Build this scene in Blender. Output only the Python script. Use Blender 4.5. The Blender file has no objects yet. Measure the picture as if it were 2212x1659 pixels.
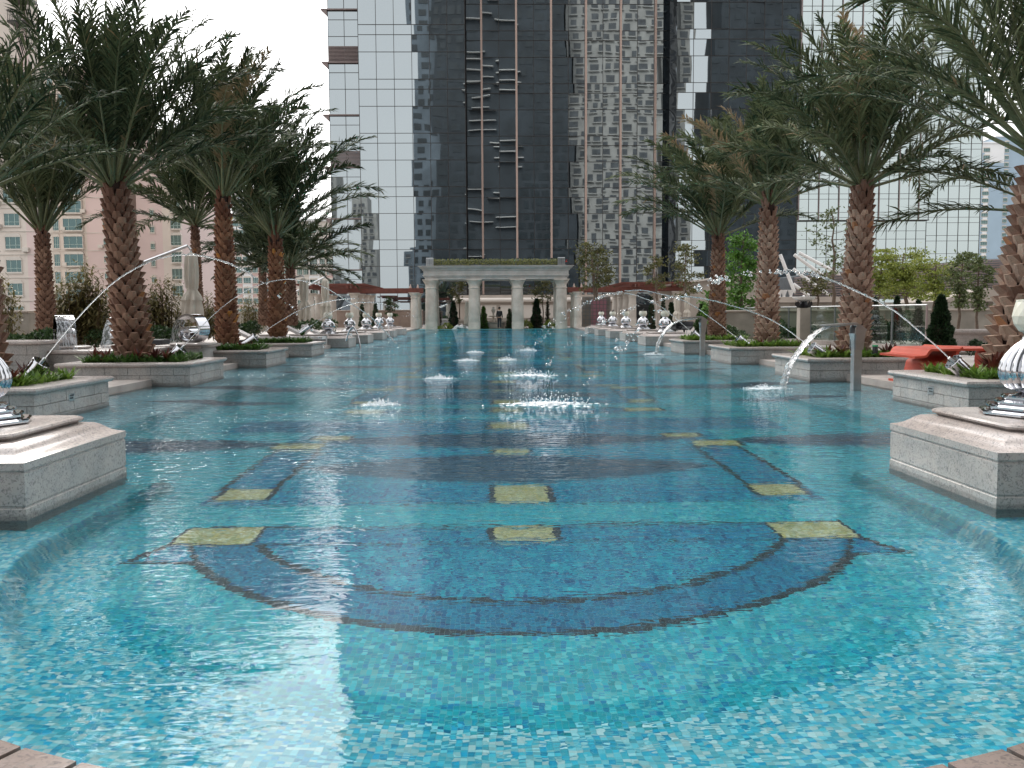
import bpy, bmesh, math, random
import numpy as np
from mathutils import Vector, Matrix, noise
R = math.radians
PI = math.pi
rnd = random.Random(7)
U = rnd.uniform
col = bpy.context.scene.collection
scene = bpy.context.scene

# ------------------------------------------------------------------ camera
F, HCAM, CX = 1950.0, 1.3, -0.15
yaw, pitch, roll = 39/F, 152/F, 0.006
fw = Vector((math.sin(yaw)*math.cos(pitch), math.cos(yaw)*math.cos(pitch), -math.sin(pitch)))
rt = Vector((math.cos(yaw), -math.sin(yaw), 0))
up = rt.cross(fw)
rt2 = rt*math.cos(roll) - up*math.sin(roll)
up2 = rt*math.sin(roll) + up*math.cos(roll)
cam_loc = Vector((CX, 0, HCAM))
cd = bpy.data.cameras.new('camera')
cd.lens = 36*F/2212; cd.sensor_width = 36; cd.clip_start = 0.05; cd.clip_end = 3000
cam = bpy.data.objects.new('camera', cd)
m = Matrix((rt2, up2, -fw)).transposed().to_4x4(); m.translation = cam_loc
cam.matrix_world = m
col.objects.link(cam); scene.camera = cam

def at(x, v, Y):
    """the point that stands Y metres ahead and shows at pixel (x, v) of a 2212-wide frame"""
    d = rt2*(x-1106) + up2*(829.5-v) + fw*F
    return cam_loc + d*(Y/d.y)
def atz(x, v, z=0.0):
    d = rt2*(x-1106) + up2*(829.5-v) + fw*F
    return cam_loc + d*((z-HCAM)/d.z)

# ------------------------------------------------------------------ mesh builder
class MB:
    def __init__(s):
        s.v = []; s.f = []; s.m = []; s.t = []
        s.tint = 0.5
    def add(s, vs, fs, mi=0, tint=None):
        b = len(s.v)
        s.v.extend([tuple(p) for p in vs])
        t = s.tint if tint is None else tint
        for f in fs:
            s.f.append(tuple(b+i for i in f)); s.m.append(mi); s.t.append(t)
    def box(s, lo, hi, mi=0, rz=0, c=None, tint=None):
        x0, y0, z0 = lo; x1, y1, z1 = hi
        vs = [Vector(p) for p in ((x0,y0,z0),(x1,y0,z0),(x1,y1,z0),(x0,y1,z0),(x0,y0,z1),(x1,y0,z1),(x1,y1,z1),(x0,y1,z1))]
        if rz:
            c = Vector(c) if c else Vector(((x0+x1)/2, (y0+y1)/2, 0))
            M = Matrix.Rotation(rz, 3, 'Z'); vs = [M @ (p-c) + c for p in vs]
        s.add(vs, [(0,3,2,1),(4,5,6,7),(0,1,5,4),(1,2,6,5),(2,3,7,6),(3,0,4,7)], mi, tint)
    def lathe(s, c, prof, n=20, mi=0, rib=0, ribn=0, cap=True, axis=None):
        c = Vector(c); b = len(s.v); vs = []
        Q = axis.to_track_quat('Z', 'Y') if axis is not None else None
        for (r, z) in prof:
            for k in range(n):
                a = 2*PI*k/n
                rr = r*(1 + rib*(abs(math.cos(ribn*a/2))-.5)) if ribn and z > rib_z0 else r
                p = Vector((rr*math.cos(a), rr*math.sin(a), z))
                if Q: p = Q @ p
                vs.append(c+p)
        fs = []
        for i in range(len(prof)-1):
            for k in range(n):
                fs.append((i*n+k, i*n+(k+1) % n, (i+1)*n+(k+1) % n, (i+1)*n+k))
        if cap:
            fs.append(tuple(range(n-1, -1, -1))); L = (len(prof)-1)*n; fs.append(tuple(range(L, L+n)))
        s.add(vs, fs, mi)
    def tube(s, pts, rad, n=6, mi=0, tint=None, cap=True):
        pts = [Vector(p) for p in pts]
        if not hasattr(rad, '__len__'): rad = [rad]*len(pts)
        vs = []; ref = Vector((0.13, 0.21, 1)).normalized()
        for i, p in enumerate(pts):
            d = (pts[min(i+1, len(pts)-1)] - pts[max(i-1, 0)])
            if d.length < 1e-9: d = Vector((0, 0, 1))
            d.normalize()
            if abs(d.dot(ref)) > .97: ref = Vector((1, .1, 0)).normalized()
            a = d.cross(ref).normalized(); bb = d.cross(a).normalized()
            for k in range(n):
                t = 2*PI*k/n
                vs.append(p + (a*math.cos(t)+bb*math.sin(t))*rad[i])
        fs = []
        for i in range(len(pts)-1):
            for k in range(n):
                fs.append((i*n+k, i*n+(k+1) % n, (i+1)*n+(k+1) % n, (i+1)*n+k))
        if cap and n > 2:
            fs.append(tuple(range(n-1, -1, -1))); L = (len(pts)-1)*n; fs.append(tuple(range(L, L+n)))
        s.add(vs, fs, mi, tint)
    def rects(s, cx, cy, levels, mi=0, cut=0):
        """loft of rectangles (hx, hy, z); cut chamfers the corners"""
        vs = []
        for lv in levels:
            hx, hy, z = lv[:3]; c = cut*min(hx, hy) if cut else 0
            if cut: ring = [(hx-c, -hy), (hx, -hy+c), (hx, hy-c), (hx-c, hy), (-hx+c, hy), (-hx, hy-c), (-hx, -hy+c), (-hx+c, -hy)]
            else: ring = [(hx, -hy), (hx, hy), (-hx, hy), (-hx, -hy)]
            vs += [(cx+a, cy+b, z) for a, b in ring]
        n = 8 if cut else 4; fs = []
        for i in range(len(levels)-1):
            for k in range(n):
                fs.append((i*n+k, i*n+(k+1) % n, (i+1)*n+(k+1) % n, (i+1)*n+k))
        fs.append(tuple(range(n-1, -1, -1))); L = (len(levels)-1)*n; fs.append(tuple(range(L, L+n)))
        s.add(vs, fs, mi)
    def prism(s, poly, y0, y1, mi=0):
        """polygon in X-Z extruded along Y"""
        n = len(poly)
        vs = [(x, y0, z) for x, z in poly] + [(x, y1, z) for x, z in poly]
        fs = [tuple(range(n)), tuple(range(2*n-1, n-1, -1))] + [((i+1) % n, i, n+i, n+(i+1) % n) for i in range(n)]
        s.add(vs, fs, mi)
    def slab(s, poly, z0, z1, mi=0):
        n = len(poly)
        vs = [(x, y, z0) for x, y in poly] + [(x, y, z1) for x, y in poly]
        fs = [tuple(range(n-1, -1, -1)), tuple(range(n, 2*n))] + [(i, (i+1) % n, n+(i+1) % n, n+i) for i in range(n)]
        s.add(vs, fs, mi)
    def blob(s, c, r, mi=0, sq=(1, 1, 1), jit=0.0):
        """small octahedron-like drop"""
        c = Vector(c); o = Vector((U(-1, 1), U(-1, 1), U(-1, 1)))*jit*r
        P = [Vector(d) for d in ((1,0,0),(-1,0,0),(0,1,0),(0,-1,0),(0,0,1),(0,0,-1))]
        vs = [c + Vector((p.x*sq[0], p.y*sq[1], p.z*sq[2]))*r*(1+U(-jit, jit)) for p in P]
        s.add(vs, [(0,2,4),(2,1,4),(1,3,4),(3,0,4),(2,0,5),(1,2,5),(3,1,5),(0,3,5)], mi)
    def build(s, name, mats, parent=None, smooth=False, loc=None):
        me = bpy.data.meshes.new(name)
        vs = s.v
        if parent is not None:
            loc = Vector((0, 0, 0)); q = parent
            while q: loc = loc + q.location; q = q.parent
        if loc is not None: vs = [(p[0]-loc[0], p[1]-loc[1], p[2]-loc[2]) for p in vs]
        me.from_pydata(vs, [], s.f)
        if not isinstance(mats, (list, tuple)): mats = [mats]
        for mt in mats: me.materials.append(mt)
        me.polygons.foreach_set('material_index', s.m)
        a = me.attributes.new('tint', 'FLOAT', 'FACE'); a.data.foreach_set('value', s.t)
        if smooth:
            me.polygons.foreach_set('use_smooth', [True]*len(s.f))
            if smooth is not True: me.set_sharp_from_angle(angle=R(smooth))
        me.update()
        o = bpy.data.objects.new(name, me); col.objects.link(o)
        if parent is not None: o.parent = parent
        elif loc is not None: o.location = loc
        return o
rib_z0 = -1e9

def tag(o, label=None, cat=None, group=None, kind=None):
    if label: o['label'] = label
    if cat: o['category'] = cat
    if group: o['group'] = group
    if kind: o['kind'] = kind
    return o
def thing(name, loc, label, cat, group=None):
    o = bpy.data.objects.new(name, None); col.objects.link(o); o.location = loc
    o.empty_display_size = .2
    return tag(o, label, cat, group)
def base(o):   # name without Blender's suffix
    return o.name.rsplit('.', 1)[0] if o.name[-4:-3] == '.' else o.name
def copy_tree(o, parent=None):
    c = o.copy(); col.objects.link(c); c.parent = parent
    for ch in [x for x in bpy.data.objects if x.parent == o]:
        copy_tree(ch, c)
    return c

# ------------------------------------------------------------------ materials
def newmat(name):
    m = bpy.data.materials.new(name); m.use_nodes = True
    nt = m.node_tree; b = nt.nodes['Principled BSDF']
    return m, nt, b
def N(nt, t, **k):
    n = nt.nodes.new(t)
    for a, v in k.items():
        if a in n.inputs: n.inputs[a].default_value = v
        else: setattr(n, a, v)
    return n
def coords(nt, scale=1.0, kind='Object', vec=None):
    tc = N(nt, 'ShaderNodeTexCoord'); mp = N(nt, 'ShaderNodeMapping')
    mp.inputs['Scale'].default_value = vec or (scale, scale, scale)
    nt.links.new(tc.outputs[kind], mp.inputs['Vector']); return mp.outputs['Vector']
def ramp(nt, fac, stops):
    r = N(nt, 'ShaderNodeValToRGB'); e = r.color_ramp.elements
    while len(e) < len(stops): e.new(.5)
    for i, (p, c) in enumerate(stops): e[i].position = p; e[i].color = (*c, 1)
    nt.links.new(fac, r.inputs['Fac']); return r.outputs['Color']
def mix(nt, fac, a, b, mode='MIX'):
    x = N(nt, 'ShaderNodeMix', data_type='RGBA', blend_type=mode)
    for sock, val in ((x.inputs[0], fac), (x.inputs[6], a), (x.inputs[7], b)):
        if hasattr(val, 'is_output'): nt.links.new(val, sock)
        else: sock.default_value = val if isinstance(val, float) else (*val, 1)
    return x.outputs[2]
def bump(nt, b, h, strength=.5, dist=.01):
    bn = N(nt, 'ShaderNodeBump'); bn.inputs['Strength'].default_value = strength; bn.inputs['Distance'].default_value = dist
    nt.links.new(h, bn.inputs['Height']); nt.links.new(bn.outputs['Normal'], b.inputs['Normal'])
def simple(name, c, rough=.6, metal=0, var=.12, scale=3.0, bmp=0, spec=.5, trans=0, alpha=1):
    m, nt, b = newmat(name)
    n = N(nt, 'ShaderNodeTexNoise'); n.inputs['Scale'].default_value = 1; n.inputs['Detail'].default_value = 6
    nt.links.new(coords(nt, scale), n.inputs['Vector'])
    hi = tuple(min(1, k*(1+var)) for k in c); lo = tuple(k*(1-var) for k in c)
    nt.links.new(ramp(nt, n.outputs['Fac'], [(.3, lo), (.7, hi)]), b.inputs['Base Color'])
    b.inputs['Roughness'].default_value = rough; b.inputs['Metallic'].default_value = metal
    b.inputs['Specular IOR Level'].default_value = spec
    if trans: b.inputs['Transmission Weight'].default_value = trans
    if bmp: bump(nt, b, n.outputs['Fac'], .6, bmp)
    return m
def tinted(name, c0, c1, rough=.6, trans=0.0, spec=.35, scale=6, extra=None):
    """colour runs from c0 to c1 by each face's own tint, with a little noise"""
    m, nt, b = newmat(name)
    at_ = N(nt, 'ShaderNodeAttribute'); at_.attribute_name = 'tint'
    st = [(0, c0), (1, c1)] if not extra else [(0, c0), (.93, c1), (.97, extra)]
    c = ramp(nt, at_.outputs['Fac'], st)
    n = N(nt, 'ShaderNodeTexNoise'); n.inputs['Detail'].default_value = 4
    nt.links.new(coords(nt, scale), n.inputs['Vector'])
    g = ramp(nt, n.outputs['Fac'], [(.25, (.65, .65, .65)), (.75, (1.3, 1.3, 1.3))])
    cc = mix(nt, 1.0, c, g, 'MULTIPLY')
    nt.links.new(cc, b.inputs['Base Color'])
    b.inputs['Roughness'].default_value = rough; b.inputs['Specular IOR Level'].default_value = spec
    if trans:
        tl = N(nt, 'ShaderNodeBsdfTranslucent'); nt.links.new(cc, tl.inputs['Color'])
        ms = N(nt, 'ShaderNodeMixShader'); ms.inputs[0].default_value = trans
        nt.links.new(b.outputs[0], ms.inputs[1]); nt.links.new(tl.outputs[0], ms.inputs[2])
        nt.links.new(ms.outputs[0], nt.nodes['Material Output'].inputs['Surface'])
    return m
def granite(name, base_c, dark=(.10, .11, .13), warm=(.62, .52, .46), sc=1.0, amount=.5, rough=.45, fleck=.5):
    m, nt, b = newmat(name)
    v = coords(nt, 1)
    n1 = N(nt, 'ShaderNodeTexNoise'); n1.inputs['Scale'].default_value = 5*sc; n1.inputs['Detail'].default_value = 5
    n2 = N(nt, 'ShaderNodeTexNoise'); n2.inputs['Scale'].default_value = 34*sc; n2.inputs['Detail'].default_value = 3; n2.inputs['Roughness'].default_value = .6; n2.inputs['Distortion'].default_value = 1.8
    n3 = N(nt, 'ShaderNodeTexVoronoi'); n3.inputs['Scale'].default_value = 30*sc
    for n in (n1, n2, n3): nt.links.new(v, n.inputs['Vector'])
    c1 = ramp(nt, n1.outputs['Fac'], [(.35, base_c), (.7, tuple(.72*a+.28*w for a, w in zip(base_c, warm)))])
    f2 = ramp(nt, n2.outputs['Fac'], [(.36, (fleck,)*3), (.5, (0, 0, 0))])
    c2 = mix(nt, f2, c1, tuple(.35*a+.3*d for a, d in zip(base_c, dark)))
    f3 = ramp(nt, n3.outputs['Distance'], [(.10, (.9, .9, .9)), (.2, (0, 0, 0))])
    ff = N(nt, 'ShaderNodeMath', operation='MULTIPLY'); nt.links.new(f3, ff.inputs[0])
    g = ramp(nt, N(nt, 'ShaderNodeTexNoise').outputs['Fac'], [(0, (amount,)*3), (1, (amount,)*3)])
    nt.links.new(g, ff.inputs[1])
    c3 = mix(nt, ff.outputs[0], c2, dark)
    # damp tide mark just above the water, and broad weathering
    ge = N(nt, 'ShaderNodeNewGeometry'); sx = N(nt, 'ShaderNodeSeparateXYZ'); nt.links.new(ge.outputs['Position'], sx.inputs[0])
    ad = N(nt, 'ShaderNodeMath', operation='MULTIPLY_ADD'); nt.links.new(n1.outputs['Fac'], ad.inputs[0]); ad.inputs[1].default_value = -.06; nt.links.new(sx.outputs['Z'], ad.inputs[2])
    wet = N(nt, 'ShaderNodeMapRange'); wet.inputs['From Min'].default_value = -.006; wet.inputs['From Max'].default_value = .012
    wet.inputs['To Min'].default_value = .62; wet.inputs['To Max'].default_value = 1.0; nt.links.new(ad.outputs[0], wet.inputs['Value'])
    n4 = N(nt, 'ShaderNodeTexNoise'); n4.inputs['Scale'].default_value = 1.4; n4.inputs['Detail'].default_value = 6; nt.links.new(v, n4.inputs['Vector'])
    wm = ramp(nt, n4.outputs['Fac'], [(.3, (.80, .79, .77)), (.7, (1.12, 1.12, 1.12))])
    c3 = mix(nt, 1.0, c3, wm, 'MULTIPLY')
    vs_ = N(nt, 'ShaderNodeVectorMath', operation='SCALE'); nt.links.new(c3, vs_.inputs[0]); nt.links.new(wet.outputs[0], vs_.inputs['Scale']); c3 = vs_.outputs[0]
    nt.links.new(c3, b.inputs['Base Color']); b.inputs['Roughness'].default_value = rough
    bump(nt, b, n2.outputs['Fac'], .25, .002)
    return m

M = {}
M['granite'] = granite('grey_granite', (.35, .345, .335), rough=.55, amount=.75, fleck=.8)
M['granite_block'] = granite('grey_granite_block', (.33, .33, .32), rough=.7, amount=.6, fleck=.75)
M['granite_top'] = granite('polished_pinkish_granite', (.40, .355, .335), rough=.25, amount=.75, fleck=.7)
M['column'] = granite('column_stone', (.56, .51, .45), rough=.7, amount=.2, sc=.6, fleck=.3)
M['joint'] = simple('mortar_joint', (.20, .16, .14), .9)
M['beige'] = simple('beige_stone', (.40, .34, .29), .7, var=.1, scale=1.2)
M['beige_dark'] = simple('weathered_beige_stone', (.30, .27, .23), .8, var=.25, scale=1.5)
M['deck'] = simple('deck_stone', (.33, .29, .265), .7, var=.18, scale=2.5)
M['chrome'] = simple('mirror_steel', (.54, .54, .56), .06, 1, var=.02)
M['steel'] = simple('brushed_steel', (.52, .53, .54), .28, 1, var=.1, scale=8)
M['steel_dark'] = simple('painted_grey_metal', (.20, .21, .22), .4, .6)
M['milky'] = simple('milky_glass', (.58, .56, .47), .3, var=.04, spec=.6)
M['dark'] = simple('dark_plastic', (.02, .02, .024), .45)
M['cream'] = simple('cream_canvas', (.50, .45, .385), .9, var=.08, scale=4)
M['white_cushion'] = simple('white_cushion', (.58, .55, .54), .9, var=.05)
M['orange'] = simple('orange_plastic', (.42, .050, .020), .65, var=.08)
M['red_wood'] = simple('red_stained_wood', (.12, .030, .018), .6, var=.25, scale=5)
M['soil'] = simple('dark_soil', (.05, .035, .025), .95, var=.4, scale=12)
M['white_steel'] = simple('white_painted_steel', (.74, .72, .70), .3, var=.03)
M['palm_leaf'] = tinted('palm_leaf', (.015, .027, .013), (.100, .125, .060), .7, .16, .15, extra=(.20, .15, .08))
M['palm_leaf_light'] = tinted('pale_palm_leaf', (.026, .042, .020), (.155, .180, .090), .7, .18, .2, extra=(.30, .22, .13))  # lighter copy of palm_leaf: sunlight on the right-hand crowns put into the colour
M['palm_stem'] = tinted('palm_stem', (.06, .085, .04), (.16, .17, .085), .5)
M['boot'] = tinted('palm_boot', (.10, .046, .030), (.33, .205, .145), .85, scale=22, extra=(.30, .13, .05))
M['boot_tan'] = tinted('tan_palm_boot', (.14, .072, .050), (.48, .34, .26), .85, scale=18, extra=(.34, .16, .08))
M['boot_red'] = tinted('reddish_palm_boot', (.10, .038, .022), (.32, .165, .095), .85, scale=24, extra=(.44, .19, .05))
M['boot_gap'] = simple('palm_fibre', (.030, .014, .010), .95, var=.5, scale=30, bmp=.01)
M['fern'] = tinted('fern_leaf', (.06, .13, .02), (.20, .32, .05), .5, .3)
M['fern_dark'] = tinted('dark_fern_leaf', (.03, .08, .018), (.09, .18, .035), .5, .25)
M['cordyline'] = tinted('burgundy_leaf', (.045, .012, .012), (.16, .045, .028), .4, .15)
M['hedge_top'] = tinted('sunlit_hedge_leaf', (.07, .09, .02), (.28, .28, .10), .6, .25, extra=(.30, .16, .08))  # yellow-green leaf of the hedge on the colonnade
M['entablature'] = granite('pale_grey_granite', (.47, .46, .44), rough=.6, amount=.4)
M['hedge'] = tinted('hedge_leaf', (.015, .040, .012), (.06, .11, .03), .5, .15)
M['olive'] = tinted('bronze_green_leaf', (.05, .055, .016), (.17, .16, .045), .5, .25)
M['bamboo_leaf'] = tinted('bamboo_leaf', (.09, .08, .028), (.25, .21, .085), .6, .3)
M['bamboo'] = tinted('bamboo_cane', (.10, .065, .035), (.20, .13, .07), .6)
M['bright_leaf'] = tinted('bright_green_leaf', (.045, .12, .015), (.13, .26, .04), .5, .3)
M['yellow_leaf'] = tinted('yellow_green_leaf', (.14, .19, .03), (.32, .34, .07), .5, .35)
M['grey_leaf'] = tinted('grey_green_leaf', (.07, .10, .035), (.17, .20, .08), .5, .3)
M['cypress'] = tinted('cypress_leaf', (.006, .020, .008), (.03, .065, .022), .6, .1)
M['bark'] = simple('bark', (.14, .10, .075), .9, var=.3, scale=15)
M['foam'] = simple('white_foam', (.85, .88, .90), .35, var=.03)
M['skin'] = simple('skin', (.42, .24, .16), .6)
M['hair'] = simple('black_hair', (.012, .010, .010), .6)
M['jacket'] = simple('black_jacket', (.014, .015, .018), .8)
M['trousers'] = simple('dark_trousers', (.025, .025, .032), .8)
M['red_cloth'] = simple('red_cloth', (.55, .045, .03), .8)
M['white_cloth'] = simple('white_cloth', (.78, .78, .78), .9)

# clear water: jets, sheets, drops
m, nt, b = newmat('clear_water')
b.inputs['Base Color'].default_value = (1, 1, 1, 1); b.inputs['Transmission Weight'].default_value = .82
b.inputs['IOR'].default_value = 1.33; b.inputs['Roughness'].default_value = .08
n = N(nt, 'ShaderNodeTexNoise'); n.inputs['Scale'].default_value = 9; n.inputs['Detail'].default_value = 3
nt.links.new(coords(nt, 1), n.inputs['Vector']); bump(nt, b, n.outputs['Fac'], 1, .03)
M['clear_water'] = m
# thin falling sheet of water
m, nt, b = newmat('water_sheet')
b.inputs['Base Color'].default_value = (.9, .95, 1, 1); b.inputs['Roughness'].default_value = .15
n = N(nt, 'ShaderNodeTexNoise'); n.inputs['Scale'].default_value = 1; n.inputs['Detail'].default_value = 5
nt.links.new(coords(nt, vec=(25, 25, 3)), n.inputs['Vector']); bump(nt, b, n.outputs['Fac'], 1, .03)
tr = N(nt, 'ShaderNodeBsdfTransparent'); ms = N(nt, 'ShaderNodeMixShader')
nt.links.new(ramp(nt, n.outputs['Fac'], [(.42, (.12, .12, .12)), (.66, (.6, .6, .6))]), ms.inputs[0])
nt.links.new(tr.outputs[0], ms.inputs[1]); nt.links.new(b.outputs[0], ms.inputs[2])
nt.links.new(ms.outputs[0], nt.nodes['Material Output'].inputs['Surface'])
M['water_sheet'] = m

# the pool's water
m, nt, b = newmat('pool_water')
nt.nodes.remove(b)
tc = N(nt, 'ShaderNodeTexCoord')
def wav(scale, vec, det=2.0, dist=0.0):
    mp = N(nt, 'ShaderNodeMapping'); mp.inputs['Scale'].default_value = vec
    nt.links.new(tc.outputs['Object'], mp.inputs['Vector'])
    n = N(nt, 'ShaderNodeTexNoise'); n.inputs['Scale'].default_value = scale; n.inputs['Detail'].default_value = det
    n.inputs['Distortion'].default_value = dist
    nt.links.new(mp.outputs['Vector'], n.inputs['Vector']); return n.outputs['Fac']
a1 = wav(12, (.5, 1.1, 1), 2.0, .5)
a2 = wav(1.3, (.7, 1.2, 1), 1.0)
patch = wav(.33, (1, 1, 1), 1.0)
# the fountains stir the middle of the pool more than its near end
sep = N(nt, 'ShaderNodeSeparateXYZ'); nt.links.new(tc.outputs['Object'], sep.inputs[0])
mr = N(nt, 'ShaderNodeMapRange'); mr.inputs['From Min'].default_value = 3.0; mr.inputs['From Max'].default_value = 12.0
mr.inputs['To Min'].default_value = .20; mr.inputs['To Max'].default_value = 1.9
nt.links.new(sep.outputs['Y'], mr.inputs['Value'])
pr = N(nt, 'ShaderNodeMapRange'); pr.inputs['From Min'].default_value = .38; pr.inputs['From Max'].default_value = .62
pr.inputs['To Min'].default_value = .35; pr.inputs['To Max'].default_value = 1.0
nt.links.new(patch, pr.inputs['Value'])
def mth(op, a, b_):
    q = N(nt, 'ShaderNodeMath', operation=op)
    for i, w in enumerate((a, b_)):
        if hasattr(w, 'is_output'): nt.links.new(w, q.inputs[i])
        else: q.inputs[i].default_value = w
    return q.outputs[0]
amp = mth('MULTIPLY', mr.outputs[0], pr.outputs[0])
h = mth('ADD', mth('MULTIPLY', mth('MULTIPLY', a1, amp), .018), mth('MULTIPLY', a2, .016))
bn = N(nt, 'ShaderNodeBump'); bn.inputs['Strength'].default_value = 1; bn.inputs['Distance'].default_value = 1.0
nt.links.new(h, bn.inputs['Height'])
gl = N(nt, 'ShaderNodeBsdfGlossy'); gl.inputs['Roughness'].default_value = .02
rf = N(nt, 'ShaderNodeBsdfRefraction'); rf.inputs['IOR'].default_value = 1.333; rf.inputs['Roughness'].default_value = 0
rf.inputs['Color'].default_value = (.90, .98, 1, 1)
fr = N(nt, 'ShaderNodeFresnel'); fr.inputs['IOR'].default_value = 1.333
ms = N(nt, 'ShaderNodeMixShader')
for q in (gl, rf, fr): nt.links.new(bn.outputs[0], q.inputs['Normal'])
nt.links.new(fr.outputs[0], ms.inputs[0]); nt.links.new(rf.outputs[0], ms.inputs[1]); nt.links.new(gl.outputs[0], ms.inputs[2])
nt.links.new(ms.outputs[0], nt.nodes['Material Output'].inputs['Surface'])
M['water'] = m

# curtain-wall glass: a real mirror finish, slightly wavy
def mirror_glass(name, tint, body, refl, wav_s=.35, wav_d=.03):
    m, nt, b = newmat(name); nt.nodes.remove(b)
    n = N(nt, 'ShaderNodeTexNoise'); n.inputs['Scale'].default_value = wav_s; n.inputs['Detail'].default_value = 1.5
    nt.links.new(coords(nt, 1), n.inputs['Vector'])
    bn = N(nt, 'ShaderNodeBump'); bn.inputs['Strength'].default_value = 1; bn.inputs['Distance'].default_value = wav_d
    nt.links.new(n.outputs['Fac'], bn.inputs['Height'])
    g = N(nt, 'ShaderNodeBsdfGlossy'); g.inputs['Roughness'].default_value = .012; g.inputs['Color'].default_value = (*tint, 1)
    d = N(nt, 'ShaderNodeBsdfDiffuse')
    at_ = N(nt, 'ShaderNodeAttribute'); at_.attribute_name = 'tint'
    nt.links.new(ramp(nt, at_.outputs['Fac'], [(0, tuple(k*.5 for k in body)), (1, tuple(k*1.5 for k in body))]), d.inputs['Color'])
    nt.links.new(bn.outputs[0], g.inputs['Normal'])
    ms = N(nt, 'ShaderNodeMixShader'); ms.inputs[0].default_value = refl
    nt.links.new(d.outputs[0], ms.inputs[1]); nt.links.new(g.outputs[0], ms.inputs[2])
    nt.links.new(ms.outputs[0], nt.nodes['Material Output'].inputs['Surface'])
    return m
M['tower_glass'] = mirror_glass('tower_glass', (.43, .47, .485), (.02, .027, .033), .72, .10, .026)
M['pale_glass'] = mirror_glass('pale_tower_glass', (.455, .505, .50), (.08, .10, .10), .80, .15, .008)
M['dark_glass'] = mirror_glass('dark_tower_glass', (.16, .18, .20), (.018, .02, .022), .6, .3, .05)
M['window_glass'] = mirror_glass('window_glass', (.20, .29, .29), (.015, .03, .03), .4, .5, .02)
M['mullion'] = simple('dark_bronze_mullion', (.035, .028, .025), .4, .3)
M['fin'] = simple('pinkish_beige_fin', (.42, .30, .25), .5, var=.04)
M['louvre'] = simple('brown_louvre', (.26, .20, .19), .6, var=.1)
# clear balustrade glass
m, nt, b = newmat('clear_glass'); nt.nodes.remove(b)
g = N(nt, 'ShaderNodeBsdfGlossy'); g.inputs['Roughness'].default_value = .01
t = N(nt, 'ShaderNodeBsdfTransparent'); t.inputs['Color'].default_value = (.80, .88, .84, 1)
ms = N(nt, 'ShaderNodeMixShader'); ms.inputs[0].default_value = .10
nt.links.new(t.outputs[0], ms.inputs[1]); nt.links.new(g.outputs[0], ms.inputs[2])
nt.links.new(ms.outputs[0], nt.nodes['Material Output'].inputs['Surface'])
M['clear_glass'] = m
for nme, c in (('wall_beige', (.66, .575, .51)), ('wall_pink', (.66, .515, .485)), ('wall_white', (.75, .74, .74)), ('wall_rose', (.60, .42, .39)),
               ('wall_blue', (.33, .42, .50)), ('wall_cream', (.62, .56, .50)), ('wall_grey', (.24, .25, .26))):
    M[nme] = simple(nme, c, .8, var=.06, scale=.12)
# ------------------------------------------------------------------ world and sun
w = bpy.data.worlds.new('World'); scene.world = w; w.use_nodes = True
nt = w.node_tree; bg = nt.nodes['Background']
sky = nt.nodes.new('ShaderNodeTexSky'); sky.sky_type = 'NISHITA'; sky.sun_disc = False
SUN_EL, SUN_AZ = 42, -21      # azimuth from +Y (ahead) towards +X
sky.sun_elevation = R(SUN_EL); sky.sun_rotation = R(SUN_AZ); sky.dust_density = 4; sky.air_density = 1.5
# thin bright overcast: the clear sky veiled by white cloud
mx = nt.nodes.new('ShaderNodeMix'); mx.data_type = 'RGBA'; mx.inputs[0].default_value = .90
nt.links.new(sky.outputs[0], mx.inputs[6])
tc = nt.nodes.new('ShaderNodeTexCoord'); cn = nt.nodes.new('ShaderNodeTexNoise')
cn.inputs['Scale'].default_value = 2.2; cn.inputs['Detail'].default_value = 4
nt.links.new(tc.outputs['Generated'], cn.inputs['Vector'])
cr = nt.nodes.new('ShaderNodeValToRGB'); cr.color_ramp.elements[0].position = .3; cr.color_ramp.elements[1].position = .75
cr.color_ramp.elements[0].color = (8.6, 8.75, 8.9, 1); cr.color_ramp.elements[1].color = (11.4, 11.5, 11.6, 1)
nt.links.new(cn.outputs['Fac'], cr.inputs['Fac']); nt.links.new(cr.outputs['Color'], mx.inputs[7])
# the veil of cloud glows around the hidden sun
geo = nt.nodes.new('ShaderNodeVectorMath'); geo.operation = 'DOT_PRODUCT'
nrm_ = nt.nodes.new('ShaderNodeVectorMath'); nrm_.operation = 'NORMALIZE'
nt.links.new(tc.outputs['Generated'], nrm_.inputs[0]); nt.links.new(nrm_.outputs[0], geo.inputs[0])
geo.inputs[1].default_value = (math.sin(R(SUN_AZ))*math.cos(R(SUN_EL)), math.cos(R(SUN_AZ))*math.cos(R(SUN_EL)), math.sin(R(SUN_EL)))
q1 = nt.nodes.new('ShaderNodeMath'); q1.operation = 'MAXIMUM'; q1.inputs[1].default_value = 0; nt.links.new(geo.outputs['Value'], q1.inputs[0])
q2 = nt.nodes.new('ShaderNodeMath'); q2.operation = 'POWER'; q2.inputs[1].default_value = 5; nt.links.new(q1.outputs[0], q2.inputs[0])
q3 = nt.nodes.new('ShaderNodeMath'); q3.operation = 'MULTIPLY_ADD'; q3.inputs[1].default_value = 1.9; q3.inputs[2].default_value = .95; nt.links.new(q2.outputs[0], q3.inputs[0])
sc_ = nt.nodes.new('ShaderNodeVectorMath'); sc_.operation = 'SCALE'; nt.links.new(mx.outputs[2], sc_.inputs[0]); nt.links.new(q3.outputs[0], sc_.inputs['Scale'])
nt.links.new(sc_.outputs[0], bg.inputs['Color']); bg.inputs['Strength'].default_value = .15
sd = bpy.data.lights.new('sun', 'SUN'); sd.energy = 1.4; sd.angle = R(10); sd.color = (1, .95, .88)
so = bpy.data.objects.new('sun', sd); col.objects.link(so)
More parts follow.
